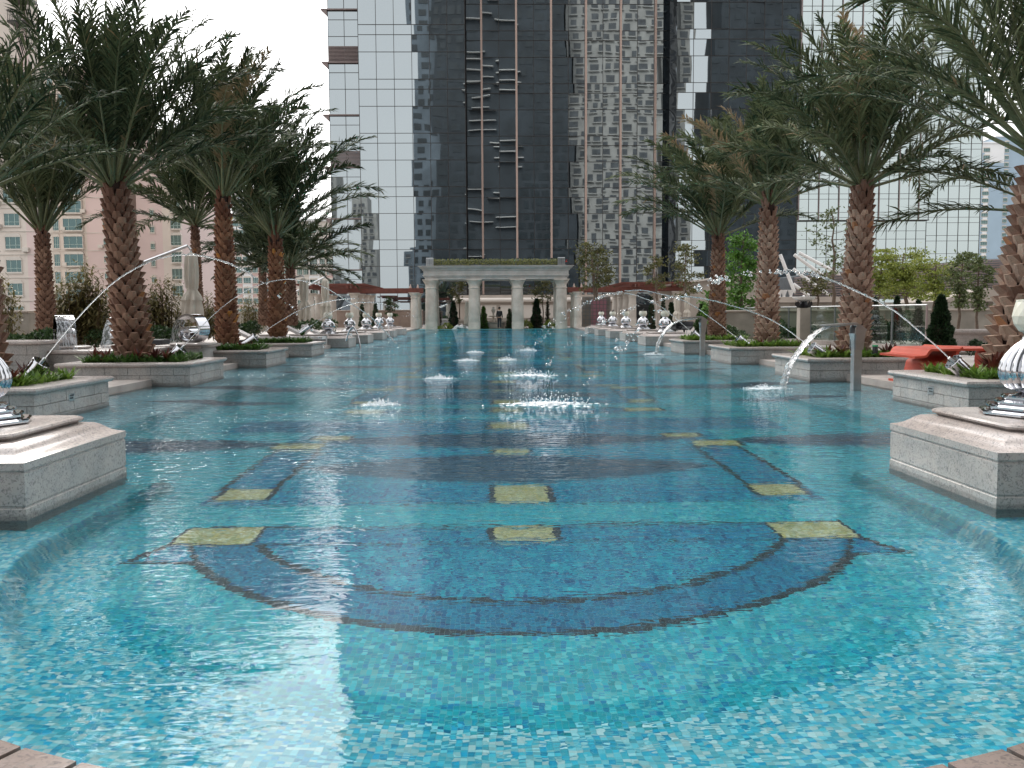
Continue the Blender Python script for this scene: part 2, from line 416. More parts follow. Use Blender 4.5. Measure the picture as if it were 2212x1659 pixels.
sdir = Vector((math.sin(R(SUN_AZ))*math.cos(R(SUN_EL)), math.cos(R(SUN_AZ))*math.cos(R(SUN_EL)), math.sin(R(SUN_EL))))
so.rotation_euler = (-sdir).to_track_quat('-Z', 'Y').to_euler(); so.location = (0, 0, 60)
scene.view_settings.view_transform = 'Standard'; scene.view_settings.look = 'None'
scene.view_settings.exposure = .22; scene.view_settings.gamma = 1
scene.cycles.max_bounces = 10; scene.cycles.transmission_bounces = 8; scene.cycles.transparent_max_bounces = 12
scene.cycles.glossy_bounces = 5; scene.cycles.diffuse_bounces = 3
scene.cycles.sample_clamp_indirect = 6; scene.cycles.caustics_refractive = True; scene.cycles.caustics_reflective = False
scene.cycles.blur_glossy = 0

# ------------------------------------------------------------------ pool
HW = 6.5          # half width of the water between the planters
FAR = 73.5
ARC_C, ARC_R = 5.71, 3.505
def wall_dist(x, y):
    """metres of water between a point and the near curved wall or the near pedestals (negative outside)"""
    d1 = ARC_R - np.hypot(x, y-ARC_C)
    d1 = np.where(y > ARC_C, 9.0, d1)
    d1 = np.where(np.abs(x) < ARC_R, d1, np.where(y > ARC_C, 9.0, -1))
    return d1
def tile_colours(x, y, rg):
    """each mosaic tile's own colour: the inlaid pattern plus the mixed shades of the tile blend"""
    n = len(x); r = rg.random(n); r2 = rg.random(n)
    def blend(*cs):
        cs = np.array(cs); k = (r*len(cs)).astype(int).clip(0, len(cs)-1); return cs[k]
    turq = blend((.012, .32, .38), (.016, .37, .42), (.010, .28, .38), (.014, .34, .38), (.008, .21, .36), (.04, .41, .45), (.012, .29, .33), (.10, .44, .45))
    pale = blend((.10, .44, .50), (.24, .52, .53), (.03, .37, .48), (.015, .30, .45), (.34, .54, .53), (.05, .40, .48), (.15, .48, .53))
    shelf = blend((.16, .42, .48), (.22, .47, .52), (.12, .38, .46), (.27, .49, .52))
    blue = blend((.005, .20, .33), (.005, .14, .27), (.006, .27, .37), (.005, .07, .19), (.010, .33, .40), (.005, .17, .31))
    deep = blend((.003, .12, .23), (.003, .17, .28), (.003, .07, .17), (.004, .20, .30))
    slate = blend((.018, .07, .12), (.025, .09, .14), (.015, .05, .09), (.02, .10, .17))
    black = blend((.012, .022, .035), (.02, .035, .05), (.01, .015, .02))
    gold = blend((.40, .37, .13), (.46, .44, .22), (.33, .33, .12), (.40, .46, .28), (.28, .32, .14), (.46, .50, .34))
    c = turq.copy(); ax = np.abs(x)
    def put(mask, src): c[mask] = src[mask]
    d = wall_dist(x, y)
    edge = (y < ARC_C+.1) & (d < 1.05 + .14*(r2-.5))
    put(edge, pale)
    put((ax > 4.65+.12*np.sin(y*1.3)) & (y > 7.2), shelf)
    # crescent round the near end
    rr = np.hypot(x-.03, y-6.62)
    inn = (y < 5.85)
    put(inn & (rr < 1.9), blue*.6 + turq*.4); put(inn & (rr < 1.9) & (r2 < .72), blue)
    put(inn & (rr >= 1.9) & (rr < 2.33), deep*.9+blue*.1)
    put(inn & (np.abs(rr-1.9) < .030), black)
    put(inn & (np.abs(rr-2.34) < .040), black)
    # pointed ears of the crescent
    ear = (ax > 1.75) & (ax < 2.42) & (y > 5.40) & (y < 5.8) & (rr > 2.33) & (ax < 2.42-.35*(y-5.4))
    put(ear, blue)
    put(ear & ((y < 5.45) | (ax > 2.36-.35*(y-5.4))), black)
    # cross bands, lenses and gold squares repeat down the pool
    per = 6.9
    for k in range(10):
        o = k*per
        yy = y-o
        if k: 
            put((yy > 5.45) & (yy < 5.8) & (ax < 3.6), blue*.6+turq*.4)
        put((yy > 5.78) & (yy < 6.2) & (ax < 2.28), blue)
        put(((np.abs(yy-5.79) < .022) | (np.abs(yy-6.2) < .026)) & (ax < 2.28), black)
        put((yy > 6.84) & (yy < 11.9) & (ax < 2.42), blue*.75+turq*.25)
        put((yy > 6.84) & (yy < 7.5) & (ax < 2.42), blue)
        put((np.abs(yy-6.86) < .022) & (ax < 2.42), black)
        put((yy > 7.5) & (yy < 9.6) & (np.abs(ax-2.20) < .22), blue)
        put((yy > 7.4) & (yy < 9.6) & ((np.abs(ax-1.98) < .03) | (np.abs(ax-2.43) < .03)), black)
        for (y0, y1, hw, xc) in ((7.66, 9.06, 1.95, 0), (9.5, 10.6, 2.15, 0), (9.3, 10.3, 1.9, 4.15), (9.3, 10.3, 1.9, -4.15), (6.9, 7.5, 1.2, 4.4), (6.9, 7.5, 1.2, -4.4)):
            ym = (y0+y1)/2; hh = (y1-y0)/2
            q = (np.abs(yy-ym)/hh) + ((x-xc)/hw)**2
            put(q < 1, slate)
        put((yy > 10.75) & (yy < 11.9) & (ax < 3.4), deep*.5+blue*.5)
        put((yy > 11.9) & (yy < 12.25) & (ax < 4.8), turq)
        for (xa, xb, ya, yb) in ((-.16, .24, 5.83, 6.17), (-.15, .27, 6.90, 7.56), (-.14, .22, 9.10, 9.42), (-.2, .26, 10.95, 11.6), (-.15, .25, 8.9-1.4+5.5-.4, 13.3)):
            bx = (x > xa-.05) & (x < xb+.05) & (yy > ya-.0) & (yy < yb+.0)
            put(bx, black); put((x > xa) & (x < xb) & (yy > ya) & (yy < yb), gold)
        for (xa, xb, ya, yb) in ((1.76, 2.24, 5.80, 6.20), (1.98, 2.36, 7.05, 7.44), (2.02, 2.5, 9.5, 9.85), (1.8, 2.2, 10.15, 10.4)):
            put((ax > xa-.045) & (ax < xb+.045) & (yy > ya-.03) & (yy < yb+.03), black); put((ax > xa) & (ax < xb) & (yy > ya) & (yy < yb), gold)
    # deep end: light lost in the deeper water is put into the tile colour
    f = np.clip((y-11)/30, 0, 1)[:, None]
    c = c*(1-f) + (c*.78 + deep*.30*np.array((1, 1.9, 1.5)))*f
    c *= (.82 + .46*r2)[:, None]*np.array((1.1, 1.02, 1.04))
    return c
def floor_depth(x, y):
    d = wall_dist(x, y); ax = np.abs(x)
    z = np.full(len(x), -.70)
    wy = np.clip((y-3.8)/.9, 0, 1); t = wy*np.clip((d-.60)/.07, 0, 1) + (1-wy)*np.clip((d-.25)/1.1, 0, 1); t = np.where(y < ARC_C+.2, t, 1)
    z = -.26 - .44*t
    near = (ax > 2.45) & (y < 8.2) & (y > 4.6)
    t2 = np.clip((2.90-ax)/.07, 0, 1); z = np.where(near & (ax > 2.45), np.maximum(z, -.26-.44*t2), z)
    t3 = np.clip((4.75-ax)/.4, 0, 1); z = np.where((y > 7.5), -.30 - .40*t3, z)
    z = z - .75*np.clip((y-14)/24, 0, 1)*np.clip((5.0-ax)/.8, 0, 1)
    return z
rg = np.random.default_rng(3)
V_, F_, C_ = [], [], []
nb = 0
for (x0, x1, y0, y1, s) in ((-3.6, 3.6, 2.2, 8.7, .025), (-7.8, -3.6, 5, 8.7, .04), (3.6, 7.8, 5, 8.7, .04), (-7.8, 7.8, 8.7, 20.7, .05), (-7.8, 7.8, 20.7, 74.2, .125)):
    nx = int(round((x1-x0)/s)); ny = int(round((y1-y0)/s))
    gx = np.linspace(x0, x1, nx+1); gy = np.linspace(y0, y1, ny+1)
    X, Y = np.meshgrid(gx, gy); X = X.ravel(); Y = Y.ravel()
    Z = floor_depth(X, Y)
    V_.append(np.stack([X, Y, Z], 1))
    i = np.arange(nx)[None, :] + (np.arange(ny)*(nx+1))[:, None]; i = i.ravel()
    F_.append(np.stack([i, i+1, i+nx+2, i+nx+1], 1)+nb)
    cxs = (gx[:-1]+gx[1:])/2; cys = (gy[:-1]+gy[1:])/2
    A, B = np.meshgrid(cxs, cys); A = A.ravel(); B = B.ravel()
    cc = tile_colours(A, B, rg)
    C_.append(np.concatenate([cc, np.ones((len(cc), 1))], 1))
    nb += len(X)
V_ = np.concatenate(V_); F_ = np.concatenate(F_); C_ = np.concatenate(C_)
me = bpy.data.meshes.new('pool_floor')
me.vertices.add(len(V_)); me.vertices.foreach_set('co', V_.astype(np.float32).ravel())
me.loops.add(len(F_)*4); me.loops.foreach_set('vertex_index', F_.astype(np.int32).ravel())
me.polygons.add(len(F_)); me.polygons.foreach_set('loop_start', np.arange(0, len(F_)*4, 4, dtype=np.int32))
me.update(calc_edges=True)
ca = me.attributes.new('tile', 'FLOAT_COLOR', 'CORNER')
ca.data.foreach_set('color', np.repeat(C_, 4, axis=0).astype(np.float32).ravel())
m, nt, b = newmat('glass_mosaic')
a = N(nt, 'ShaderNodeAttribute'); a.attribute_name = 'tile'
# grout lines on the 25 mm grid of the near end
tc = N(nt, 'ShaderNodeTexCoord'); sp = N(nt, 'ShaderNodeSeparateXYZ'); nt.links.new(tc.outputs['Object'], sp.inputs[0])
gs = []
for ax_ in ('X', 'Y'):
    q = N(nt, 'ShaderNodeMath', operation='PINGPONG'); q.inputs[1].default_value = .0125
    ad = N(nt, 'ShaderNodeMath', operation='ADD'); ad.inputs[1].default_value = 10.0
    nt.links.new(sp.outputs[ax_], ad.inputs[0]); nt.links.new(ad.outputs[0], q.inputs[0])
    l = N(nt, 'ShaderNodeMath', operation='LESS_THAN'); l.inputs[1].default_value = .0011; nt.links.new(q.outputs[0], l.inputs[0]); gs.append(l.outputs[0])
mxx = N(nt, 'ShaderNodeMath', operation='MAXIMUM'); nt.links.new(gs[0], mxx.inputs[0]); nt.links.new(gs[1], mxx.inputs[1])
nr = N(nt, 'ShaderNodeMath', operation='LESS_THAN'); nr.inputs[1].default_value = 8.7; nt.links.new(sp.outputs['Y'], nr.inputs[0])
gm = N(nt, 'ShaderNodeMath', operation='MULTIPLY'); nt.links.new(mxx.outputs[0], gm.inputs[0]); nt.links.new(nr.outputs[0], gm.inputs[1])
gm2 = N(nt, 'ShaderNodeMath', operation='MULTIPLY'); nt.links.new(gm.outputs[0], gm2.inputs[0]); gm2.inputs[1].default_value = .38
nt.links.new(mix(nt, gm2.outputs[0], a.outputs['Color'], (.26, .36, .34)), b.inputs['Base Color'])
b.inputs['Roughness'].default_value = .35
me.materials.append(m)
o = bpy.data.objects.new('pool_floor', me); col.objects.link(o); tag(o, kind='structure')

# water surface, its outline following the curved near end
arc = []
for k in range(41):
    a = -PI + PI*k/40
    arc.append((ARC_R*math.cos(a), ARC_C + ARC_R*math.sin(a)))
wb = MB()
poly = arc + [(ARC_R, 6.6), (HW+.3, 6.6), (HW+.3, FAR), (-HW-.3, FAR), (-HW-.3, 6.6), (-ARC_R, 6.6)]
wb.add([(x, y, 0) for x, y in poly], [tuple(range(len(poly)))])
o = wb.build('pool_water', M['water']); tag(o, kind='structure')

# pool walls below the water
pw = MB()
def strip(mb, pts, z0, z1, mi=0):
    n = len(pts)
    mb.add([(x, y, z0) for x, y in pts] + [(x, y, z1) for x, y in pts], [(i, i+1, n+i+1, n+i) for i in range(n-1)], mi)
strip(pw, arc, -.9, .0); strip(pw, [(ARC_R, ARC_C), (ARC_R, 6.6)], -1, 0); strip(pw, [(-ARC_R, ARC_C), (-ARC_R, 6.6)], -1, 0)
for s in (-1, 1): strip(pw, [(s*(HW), 6.6), (s*HW, FAR)], -1.8, .0)
strip(pw, [(-HW, FAR-.01), (HW, FAR-.01)], -1.8, -.004)
M['pool_wall'] = simple('pool_wall_mosaic', (.10, .38, .42), .4, var=.35, scale=30)
o = pw.build('pool_wall', M['pool_wall']); tag(o, kind='structure')

# coping and paving of the near curved end
cp = MB()
n = 48
for k in range(n):
    a0 = -PI + PI*k/n; a1 = -PI + PI*(k+1)/n - .006
    for (r0, r1, z0, z1, mi) in ((ARC_R-.03, ARC_R+.30, -.05, .035, 0), (ARC_R+.306, ARC_R+.9, -.05, .03, 0)):
        q = [(r0*math.cos(a0), ARC_C+r0*math.sin(a0)), (r1*math.cos(a0), ARC_C+r1*math.sin(a0)),
             (r1*math.cos(a1), ARC_C+r1*math.sin(a1)), (r0*math.cos(a1), ARC_C+r0*math.sin(a1))]
        cp.slab(q, z0, z1, mi)
M['wet_granite'] = granite('wet_granite', (.19, .145, .13), rough=.15, amount=.3)
o = cp.build('pool_coping', M['wet_granite']); tag(o, kind='structure')
# ground: podium deck each side, beyond the pool, behind the camera, and the city ground far below
gd = MB()
gd.slab([(-40, -8), (-HW-.0, -8), (-HW-.0, 78), (-40, 78)], -.5, .12)
gd.slab([(HW+.0, -8), (40, -8), (40, 78), (HW+.0, 78)], -.5, .12)
gd.slab([(-40, 78.0), (40, 78.0), (40, 120), (-40, 120)], -.9, .03)
gd.slab([(-HW, -8), (HW, -8), (HW, 1.4), (-HW, 1.4)], -.5, .02)
for s in (-1, 1):
    q = [(s*4.2, 1.4), (s*HW, 1.4), (s*HW, 5.6), (s*4.2, 5.6)]
    gd.slab(q if s > 0 else q[::-1], -.5, .021)
o = gd.build('deck', M['deck']); tag(o, kind='structure')
gg = MB(); gg.add([(-1500, -1500, -14), (1500, -1500, -14), (1500, 1500, -14), (-1500, 1500, -14)], [(0, 1, 2, 3)])
o = gg.build('ground', simple('city_ground', (.16, .16, .15), .9, var=.3, scale=.02)); tag(o, kind='structure')
# overflow ledge beyond the far edge
ov = MB(); ov.box((-HW, FAR+.0, -1.2), (HW, FAR+.25, -.02)); ov.box((-HW, FAR+.25, -1.2), (HW, 77.99, .0))
o = ov.build('overflow_ledge', M['pool_wall']); tag(o, kind='structure')

# ------------------------------------------------------------------ planters
def fern_tuft(mb, c, h, n, tint, spread=.5, wd=.018, curl=.5):
    for k in range(n):
        a = U(0, 2*PI); l = h*U(.6, 1.15); d = Vector((math.cos(a), math.sin(a), 0)); s = Vector((-d.y, d.x, 0))
        p = Vector(c) + d*U(0, .03); sp_ = U(.15, spread)
        pts = []
        for j in range(4):
            t = j/3; pts.append(p + d*l*sp_*t*(1+curl*t) + Vector((0, 0, l*(t - .35*curl*t*t*sp_*2))))
        wv = [wd*.6, wd, wd*.8, .001]
        vs = []
        for q, ww in zip(pts, wv): vs += [q - s*ww, q + s*ww]
        mb.add(vs, [(0, 1, 3, 2), (2, 3, 5, 4), (4, 5, 7, 6)], 0, min(.92, max(0, tint+U(-.3, .35))))
planter_no = 0
def planter(side, y0, y1, w, label, h=.425, plate=False, ferns='fern'):
    """granite planter standing in the pool edge; side -1 left, 1 right"""
    x0 = side*5.80; x1 = side*(5.80+w)
    xa, xb = min(x0, x1), max(x0, x1)
    t = thing('pool_planter', ((xa+xb)/2, (y0+y1)/2, 0), label, 'planter', 'granite palm planters along the pool')
    L = t.location
    mb = MB()
    mb.box((xa+.05, y0+.05, -.6), (xb-.05, y1-.05, h-.10), 1)
    # two courses of split blocks over a plinth
    zz = [(-.6, .045), (.052, .19), (.197, h-.085)]
    for ci, (z0, z1) in enumerate(zz):
        bl = .42
        for (face) in ('front', 'back', 'left', 'right'):
            ln = (xb-xa) if face in ('front', 'back') else (y1-y0)
            s0 = 0.0; first = bl*(.5 if ci % 2 else 1)
            if ci == 0: first = bl*9
            while s0 < ln-.01:
                s1 = min(ln, s0 + first); first = bl if ci else bl*9
                e0 = s0 + (.0035 if s0 > 0 else 0); e1 = s1 - (.0035 if s1 < ln-.01 else 0)
                dpt = U(0, .003)
                if face == 'front': mb.box((xa+e0, y0-dpt, z0), (xa+e1, y0+.06, z1))
                if face == 'back': mb.box((xa+e0, y1-.06, z0), (xa+e1, y1+dpt, z1))
                if face == 'left': mb.box((xa-dpt-.001, y0+e0+.001, z0), (xa+.055, y0+e1-.001, z1))
                if face == 'right': mb.box((xb-.055, y0+e0+.001, z0), (xb+dpt+.001, y0+e1-.001, z1))
                s0 = s1
    mb.build('wall', [M['granite_block'], M['joint']], t)
    # rounded coping, open in the middle
    c = MB(); rim = .30
    prof = [(.0, -.085), (.035, -.08), (.055, -.06), (.065, -.035), (.055, -.008), (.03, .0)]
    ring = lambda e, z: [(xb+e, y0-e, z), (xb+e, y1+e, z), (xa-e, y1+e, z), (xa-e, y0-e, z)]
    vs = []
    for e, z in prof: vs += ring(e, h+z)
    vs += ring(-rim, h) + ring(-rim, h-.08)
    nl = len(prof)+2
    fs = [(i*4+k, i*4+(k+1) % 4, (i+1)*4+(k+1) % 4, (i+1)*4+k) for i in range(nl-1) for k in range(4)]
    c.add(vs, fs); c.build('coping', M['granite_top'], t, smooth=40)
    s = MB(); s.box((xa+rim-.03, y0+rim-.03, h-.3), (xb-rim+.03, y1-rim+.03, h-.05)); s.build('soil', M['soil'], t)
    if plate:
        p = MB(); fx = -side
        yy = y0+(y1-y0)*.42
        p.box((min(x0, x0+fx*.008), yy, .165), (max(x0, x0+fx*.008), yy+.16, .275))
        pl = p.build('name_plate', M['steel'], t)
        g = MB()
        for r_ in range(2):
            for k in range(5 - r_):
                g.box((min(x0+fx*.008, x0+fx*.010), yy+.02+k*.026, .235-r_*.035), (max(x0+fx*.008, x0+fx*.010), yy+.036+k*.026, .255-r_*.035))
        g.build('engraving', M['dark'], pl)
    # low ferns fill the bed
    f = MB()
    x_, y_ = xa+rim, y0+rim
    for k in range(150):
        px = U(xa+rim, xb-rim); py = U(y0+rim, y1-rim)
        if k % 2: py = y0+rim+abs(U(0, .25))
        elif k % 3 == 0: px = (x0 - side*-(rim+.1)) + side*U(-.08, .15)
        fern_tuft(f, (px, py, h-.05), U(.14, .27), 9, U(.15, .8), .8, .011 + .0007*y0, .6)
    o = f.build('fern_bed', M[ferns]); tag(o, 'low green ferns filling the '+label.split(' holding')[0], 'ferns', None, 'stuff')
    o.location = (0, 0, 0)
    return t
PL = [(11.15, 13.3), (16.85, 18.95), (22.5, 24.6), (28.1, 30.2)]
planter(-1, *PL[0], 2.4, 'nearest left granite planter with a small metal plate and leafy ferns', plate=True)
planter(-1, *PL[1], 2.4, 'second granite planter on the left, holding the thickest left palm', ferns='fern_dark')
planter(-1, *PL[2], 2.3, 'third granite planter on the left, holding a reddish trunked palm', ferns='fern_dark')
planter(-1, *PL[3], 2.3, 'farthest left granite planter, in front of the white loungers', ferns='fern_dark')
planter(1, *PL[0], 2.5, 'nearest right granite planter with a small plate, beside the orange bench', plate=True)
planter(1, *PL[1], 2.5, 'second granite planter on the right, behind the large steel water spout')
planter(1, *PL[2], 2.4, 'third granite planter on the right, wide, in front of the glass balustrade')
planter(1, *PL[3], 2.3, 'farthest right granite planter, behind the small steel water spout')
# ------------------------------------------------------------------ pedestals and silver urns
def pedestal(side, y0, y1, label, w=1.75, xin=5.80, near=False):
    xa, xb = sorted((side*xin, side*(xin+w))); cx, cy = (xa+xb)/2, (y0+y1)/2; hx, hy = (xb-xa)/2, (y1-y0)/2
    t = thing('stone_pedestal', (cx, cy, 0), label, 'pedestal', 'granite pedestals carrying the silver urns')
    mb = MB(); g = .008
    mb.rects(cx, cy, [(hx, hy, -.6), (hx, hy, .072), (hx-g, hy-g, .078), (hx-g, hy-g, .088), (hx-.001, hy-.001, .094), (hx-.001, hy-.001, .30),
                      (hx-g, hy-g, .304), (hx-g, hy-g, .316), (hx+.004, hy+.004, .322), (hx+.004, hy+.004, .372)])
    mb.build('block', M['granite'], t)
    tp = MB(); lv = [(hx+.003, hy+.003, .3725)]
    k_ = min(hx, hy)/.85
    for d, z in ((.0, .374), (.05, .385), (.09, .402), (.125, .425), (.155, .448), (.19, .464), (.24, .472), (.30, .474)):
        lv.append((hx-d*k_, hy-d*k_, z))
    tp.rects(cx, cy, lv); tp.build('sloping_top', M['granite_top'], t, smooth=45)
    sl = MB(); a = .24*k_
    sl.rects(cx, cy, [(hx-a-.03, hy-a-.03, .4745), (hx-a-.02, hy-a-.02, .487), (hx-a, hy-a, .493), (hx-a+.008, hy-a+.008, .508), (hx-a, hy-a, .522), (hx-a-.02, hy-a-.02, .528)], cut=.12)
    sl.build('slab', M['granite_top'], t, smooth=40)
    return cx, cy, t
def urn_mesh(t, c, n, wick):
    global rib_z0
    x, y, z = c
    b = MB()
    prof = [(.36, 0), (.375, .012), (.375, .028), (.36, .04), (.31, .042), (.325, .052), (.325, .066), (.31, .078), (.265, .08), (.275, .09), (.275, .102), (.262, .112), (.22, .114), (.23, .124), (.23, .136), (.215, .146), (.15, .15), (.12, .165)]
    b.lathe((x, y, z), [(r*1.06, q) for r, q in prof], 8 if n > 30 else 8)
    b.build('stepped_base', M['chrome'], t, smooth=30)
    b = MB()
    body = [(.115, .163), (.15, .172), (.20, .20), (.235, .245), (.252, .30), (.252, .345), (.238, .40), (.21, .45), (.175, .495), (.14, .53), (.112, .56), (.10, .585), (.105, .61)]
    rib_z0 = .17
    nn = n
    vs = []
    for r, q in body:
        for k in range(nn):
            a_ = 2*PI*k/nn; am = .11 if .19 < q < .53 else .03
            rr = r*(1 + am*(abs(math.sin(12*a_))**.7-.6))
            vs.append((x+rr*math.cos(a_), y+rr*math.sin(a_), z+q))
    fs = [(i*nn+k, i*nn+(k+1) % nn, (i+1)*nn+(k+1) % nn, (i+1)*nn+k) for i in range(len(body)-1) for k in range(nn)]
    b.add(vs, fs); b.build('ribbed_ball', M['chrome'], t, smooth=60)
    rib_z0 = -1e9
    b = MB(); nn = 16; vs = []
    for i, (r, q) in enumerate(((.09, .60), (.13, .62), (.168, .67), (.178, .73), (.172, .79), (.155, .835), (.16, .85), (.13, .852), (.12, .80))):
        for k in range(nn):
            a_ = 2*PI*(k+.5*(i % 2))/nn; rr = r*(1+.03*(i % 2))
            vs.append((x+rr*math.cos(a_), y+rr*math.sin(a_), z+q))
    fs = []
    for i in range(8):
        for k in range(nn):
            a0, a1, b0, b1 = i*nn+k, i*nn+(k+1) % nn, (i+1)*nn+k, (i+1)*nn+(k+1) % nn
            if i % 2 == 0: fs += [(a0, a1, b0), (a1, b1, b0)]
            else: fs += [(a0, a1, b1), (a0, b1, b0)]
    fs.append(tuple(8*nn+k for k in range(nn)))
    b.add(vs, fs); b.build('faceted_cup', M['milky'], t)
    if wick:
        b = MB(); b.prism([(x-.05, z+.82), (x+.05, z+.82), (x+.045, z+.99), (x+.01, z+.93), (x-.055, z+.87)], y-.02, y+.02)
        b.build('wick', M['dark'], t)
def urn(x, y, z, label, n=72, wick=False):
    t = thing('silver_urn', (x, y, z), label, 'urn', 'silver ribbed urns with milky cups along the pool')
    urn_mesh(t, (x, y, z), n, wick); return t
cx, cy, _ = pedestal(-1, 5.74, 7.32, 'large granite pedestal at the near left of the pool', xin=3.14, w=1.5)
urn(-3.90, cy, .5285, 'large silver urn cut off by the left edge of the photo', 144)
cx, cy, _ = pedestal(1, 5.78, 7.38, 'large granite pedestal at the near right of the pool', xin=3.14, w=1.5)
urn(3.87, cy, .5285, 'large silver urn cut off by the right edge of the photo', 144)
PY = [37.2, 42.6, 48.0, 53.2, 58.8]
names = ['first', 'second', 'third', 'fourth', 'fifth']
xs_l = [-5.83, -5.83, -5.83, -5.83, -5.83]
for i, y in enumerate(PY):
    for sd_, nm in ((-1, 'left'), (1, 'right')):
        cx, cy, _ = pedestal(sd_, y-1.9, y, '%s pedestal from the camera in the far %s row of urn pedestals' % (names[i], nm), w=1.9)
        urn(cx, cy, .5285, 'silver urn on the %s pedestal of the far %s row%s' % (names[i], nm, ', with a dark wick' if sd_ > 0 else ''), 48, sd_ > 0)

# ------------------------------------------------------------------ date palms
def palm(x, y, z0, ztop, r0, label, nf=46, L=3.3, seed=1, sweep=(0, 0), el=(18, 82), lw=.030, group='date palms in the pool planters', boot='boot', leafm='palm_leaf', lean=(0, 0), dead=.03):
    g = random.Random(seed); u = g.uniform
    t = thing('date_palm', (x, y, z0), label, 'palm tree', group)
    # trunk core with its spiral of cut leaf bases
    mb = MB(); H_ = ztop - z0
    def cen(h): return Vector((x + lean[0]*h/H_, y + lean[1]*h/H_, z0+h))
    def rad(h):
        k = h/H_; return r0*(.94 + .10*math.cos(k*2.2))*(1 - .24*k)
    n = 9
    pts = [cen(H_*k/n) for k in range(n+1)]
    mb.tube(pts, [rad(H_*k/n)*.74 for k in range(n+1)], 14, 1)
    dz = r0*(.38 if r0 < .34 else .33); rows = int(H_/dz); per = 8 if r0 < .34 else 9
    for i in range(rows+1):
        h = i*dz
        clean = 1 if h < H_*.76 else max(0, 1-(h-H_*.76)/(H_*.16))
        for k in range(per):
            a = 2*PI*(k + .5*(i % 2) + u(-.06, .06))/per + i*.03
            if clean < 1 and g.random() > clean+.35: continue
            er = Vector((math.cos(a), math.sin(a), 0)); et = Vector((-er.y, er.x, 0)); c = cen(h); r = rad(h)
            w_ = r*.335*8/per*u(.85, 1.12); tp = w_*u(.48, .64); hh = dz*u(1.35, 1.7)*(1.0 if clean > .5 else 1.3)
            o = r*u(.20, .32); dzr = u(-.02, .02)
            ezr = lambda rr, ww, zz: c + er*rr + et*ww + Vector((0, 0, zz+dzr))
            P = [ezr(r*.80, -w_*.55, -hh*.5), ezr(r*.80, w_*.55, -hh*.5), ezr(r*.86, -w_, hh*.05), ezr(r*.86, w_, hh*.05),
                 ezr(r*.86+o, -tp, hh*.60), ezr(r*.86+o, tp, hh*.60), ezr(r*.98, 0, -hh*.05), ezr(r*.92+o*1.15, 0, hh*.56),
                 ezr(r*.74+o*.4, -tp, hh*.66), ezr(r*.74+o*.4, tp, hh*.66)]
            tint = min(.9, max(0, g.gauss(.5, .2)))
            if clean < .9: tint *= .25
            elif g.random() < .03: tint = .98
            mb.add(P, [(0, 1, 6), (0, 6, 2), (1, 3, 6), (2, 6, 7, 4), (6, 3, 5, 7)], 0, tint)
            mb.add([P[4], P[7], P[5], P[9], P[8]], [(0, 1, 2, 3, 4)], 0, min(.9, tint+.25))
            mb.add([P[2], P[4], P[8], P[3], P[5], P[9]], [(0, 1, 2), (3, 5, 4)], 0, tint*.3)  # side faces tinted darker, painting shade into the gaps between leaf bases
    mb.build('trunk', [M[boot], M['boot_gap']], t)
    # crown
    top = cen(H_)
    cr = MB(); rt_ = MB()
    for i in range(nf):
        k = (i+.5)/nf
        e0 = R(el[0] + (el[1]-el[0])*k**.8 + u(-5, 5)); az = i*2.39996 + u(-.25, .25)
        ln = L*u(.82, 1.08)*(1 - .25*abs(k-.35))
        d = Vector((math.cos(az)*math.cos(e0), math.sin(az)*math.cos(e0), math.sin(e0)))
        ns = 16; step = ln/ns
        p = top + Vector((math.cos(az), math.sin(az), 0))*r0*.42 + Vector((0, 0, -.30*(1-k)))
        P = [p.copy()]; D = []
        droop = u(.040, .090)
        for j in range(ns):
            tt = j/ns
            d = (d + Vector((sweep[0]*.055*tt, sweep[1]*.055*tt, -droop*(.05+1.9*tt**1.3)*(1 if d.z > -.5 else .3)))).normalized()
            p = p + d*step; P.append(p.copy()); D.append(d.copy())
        D.append(d.copy())
        rads = [.028*(1-j/ns)**.8+.004 for j in range(ns+1)]
        rads[0] = .045
        rt_.tube(P, rads, 4, 0, u(.1, .9), cap=False)
        ft = u(.12, .75)
        isdead = g.random() < dead
        npair = int(ln*24)
        twist = u(-.4, .4)
        for q in range(npair):
            s = .20 + .80*(q+.5)/npair; fi = s*ns; j = min(ns-1, int(fi)); fr_ = fi-j
            c = P[j].lerp(P[j+1], fr_); dd = D[j]
            sd_ = dd.cross(Vector((0, 0, 1)))
            if sd_.length < .05: sd_ = Vector((1, 0, 0))
            sd_.normalize(); nrm = sd_.cross(dd).normalized()
            if twist: 
                Mx = Matrix.Rotation(twist*s, 3, dd); sd_ = Mx @ sd_; nrm = Mx @ nrm
            pl = .56*min(1.15, L/3.3)*min(1, (s-.13)*4.5)*(1 - .55*max(0, (s-.5)/.5)**1.3)
            for sg in (-1, 1):
                l = pl*u(.6, 1.15); v = u(-.25, 1.05) if s < .9 else u(-.2, .5)
                dirn = (dd*u(.6, 1.25) + sd_*sg*u(.3, .95) + nrm*v*.7 + Vector((sweep[0], sweep[1], 0))*.18).normalized()
                wv = dirn.cross(nrm)
                if wv.length < .1: wv = dd.copy()
                wv = (wv.normalized()*.8 + nrm*u(-.6, .6)).normalized()
                a_ = c; m_ = c + dirn*l*.5; e_ = c + dirn*l + Vector((0, 0, -l*u(.05, .30)))
                w2 = lw*u(.65, 1.25)*.5
                tn = min(.92, max(0, ft + u(-.45, .45)))
                if isdead or g.random() < .006: tn = .99
                cr.add([a_-wv*w2*.5, a_+wv*w2*.5, m_+wv*w2, m_-wv*w2, e_], [(0, 1, 2, 3), (3, 2, 4)], 0, tn)
    c_ = cr.build('crown', M[leafm], t)
    rt_.build('leaf_stalk', M['palm_stem'], c_)
    return t
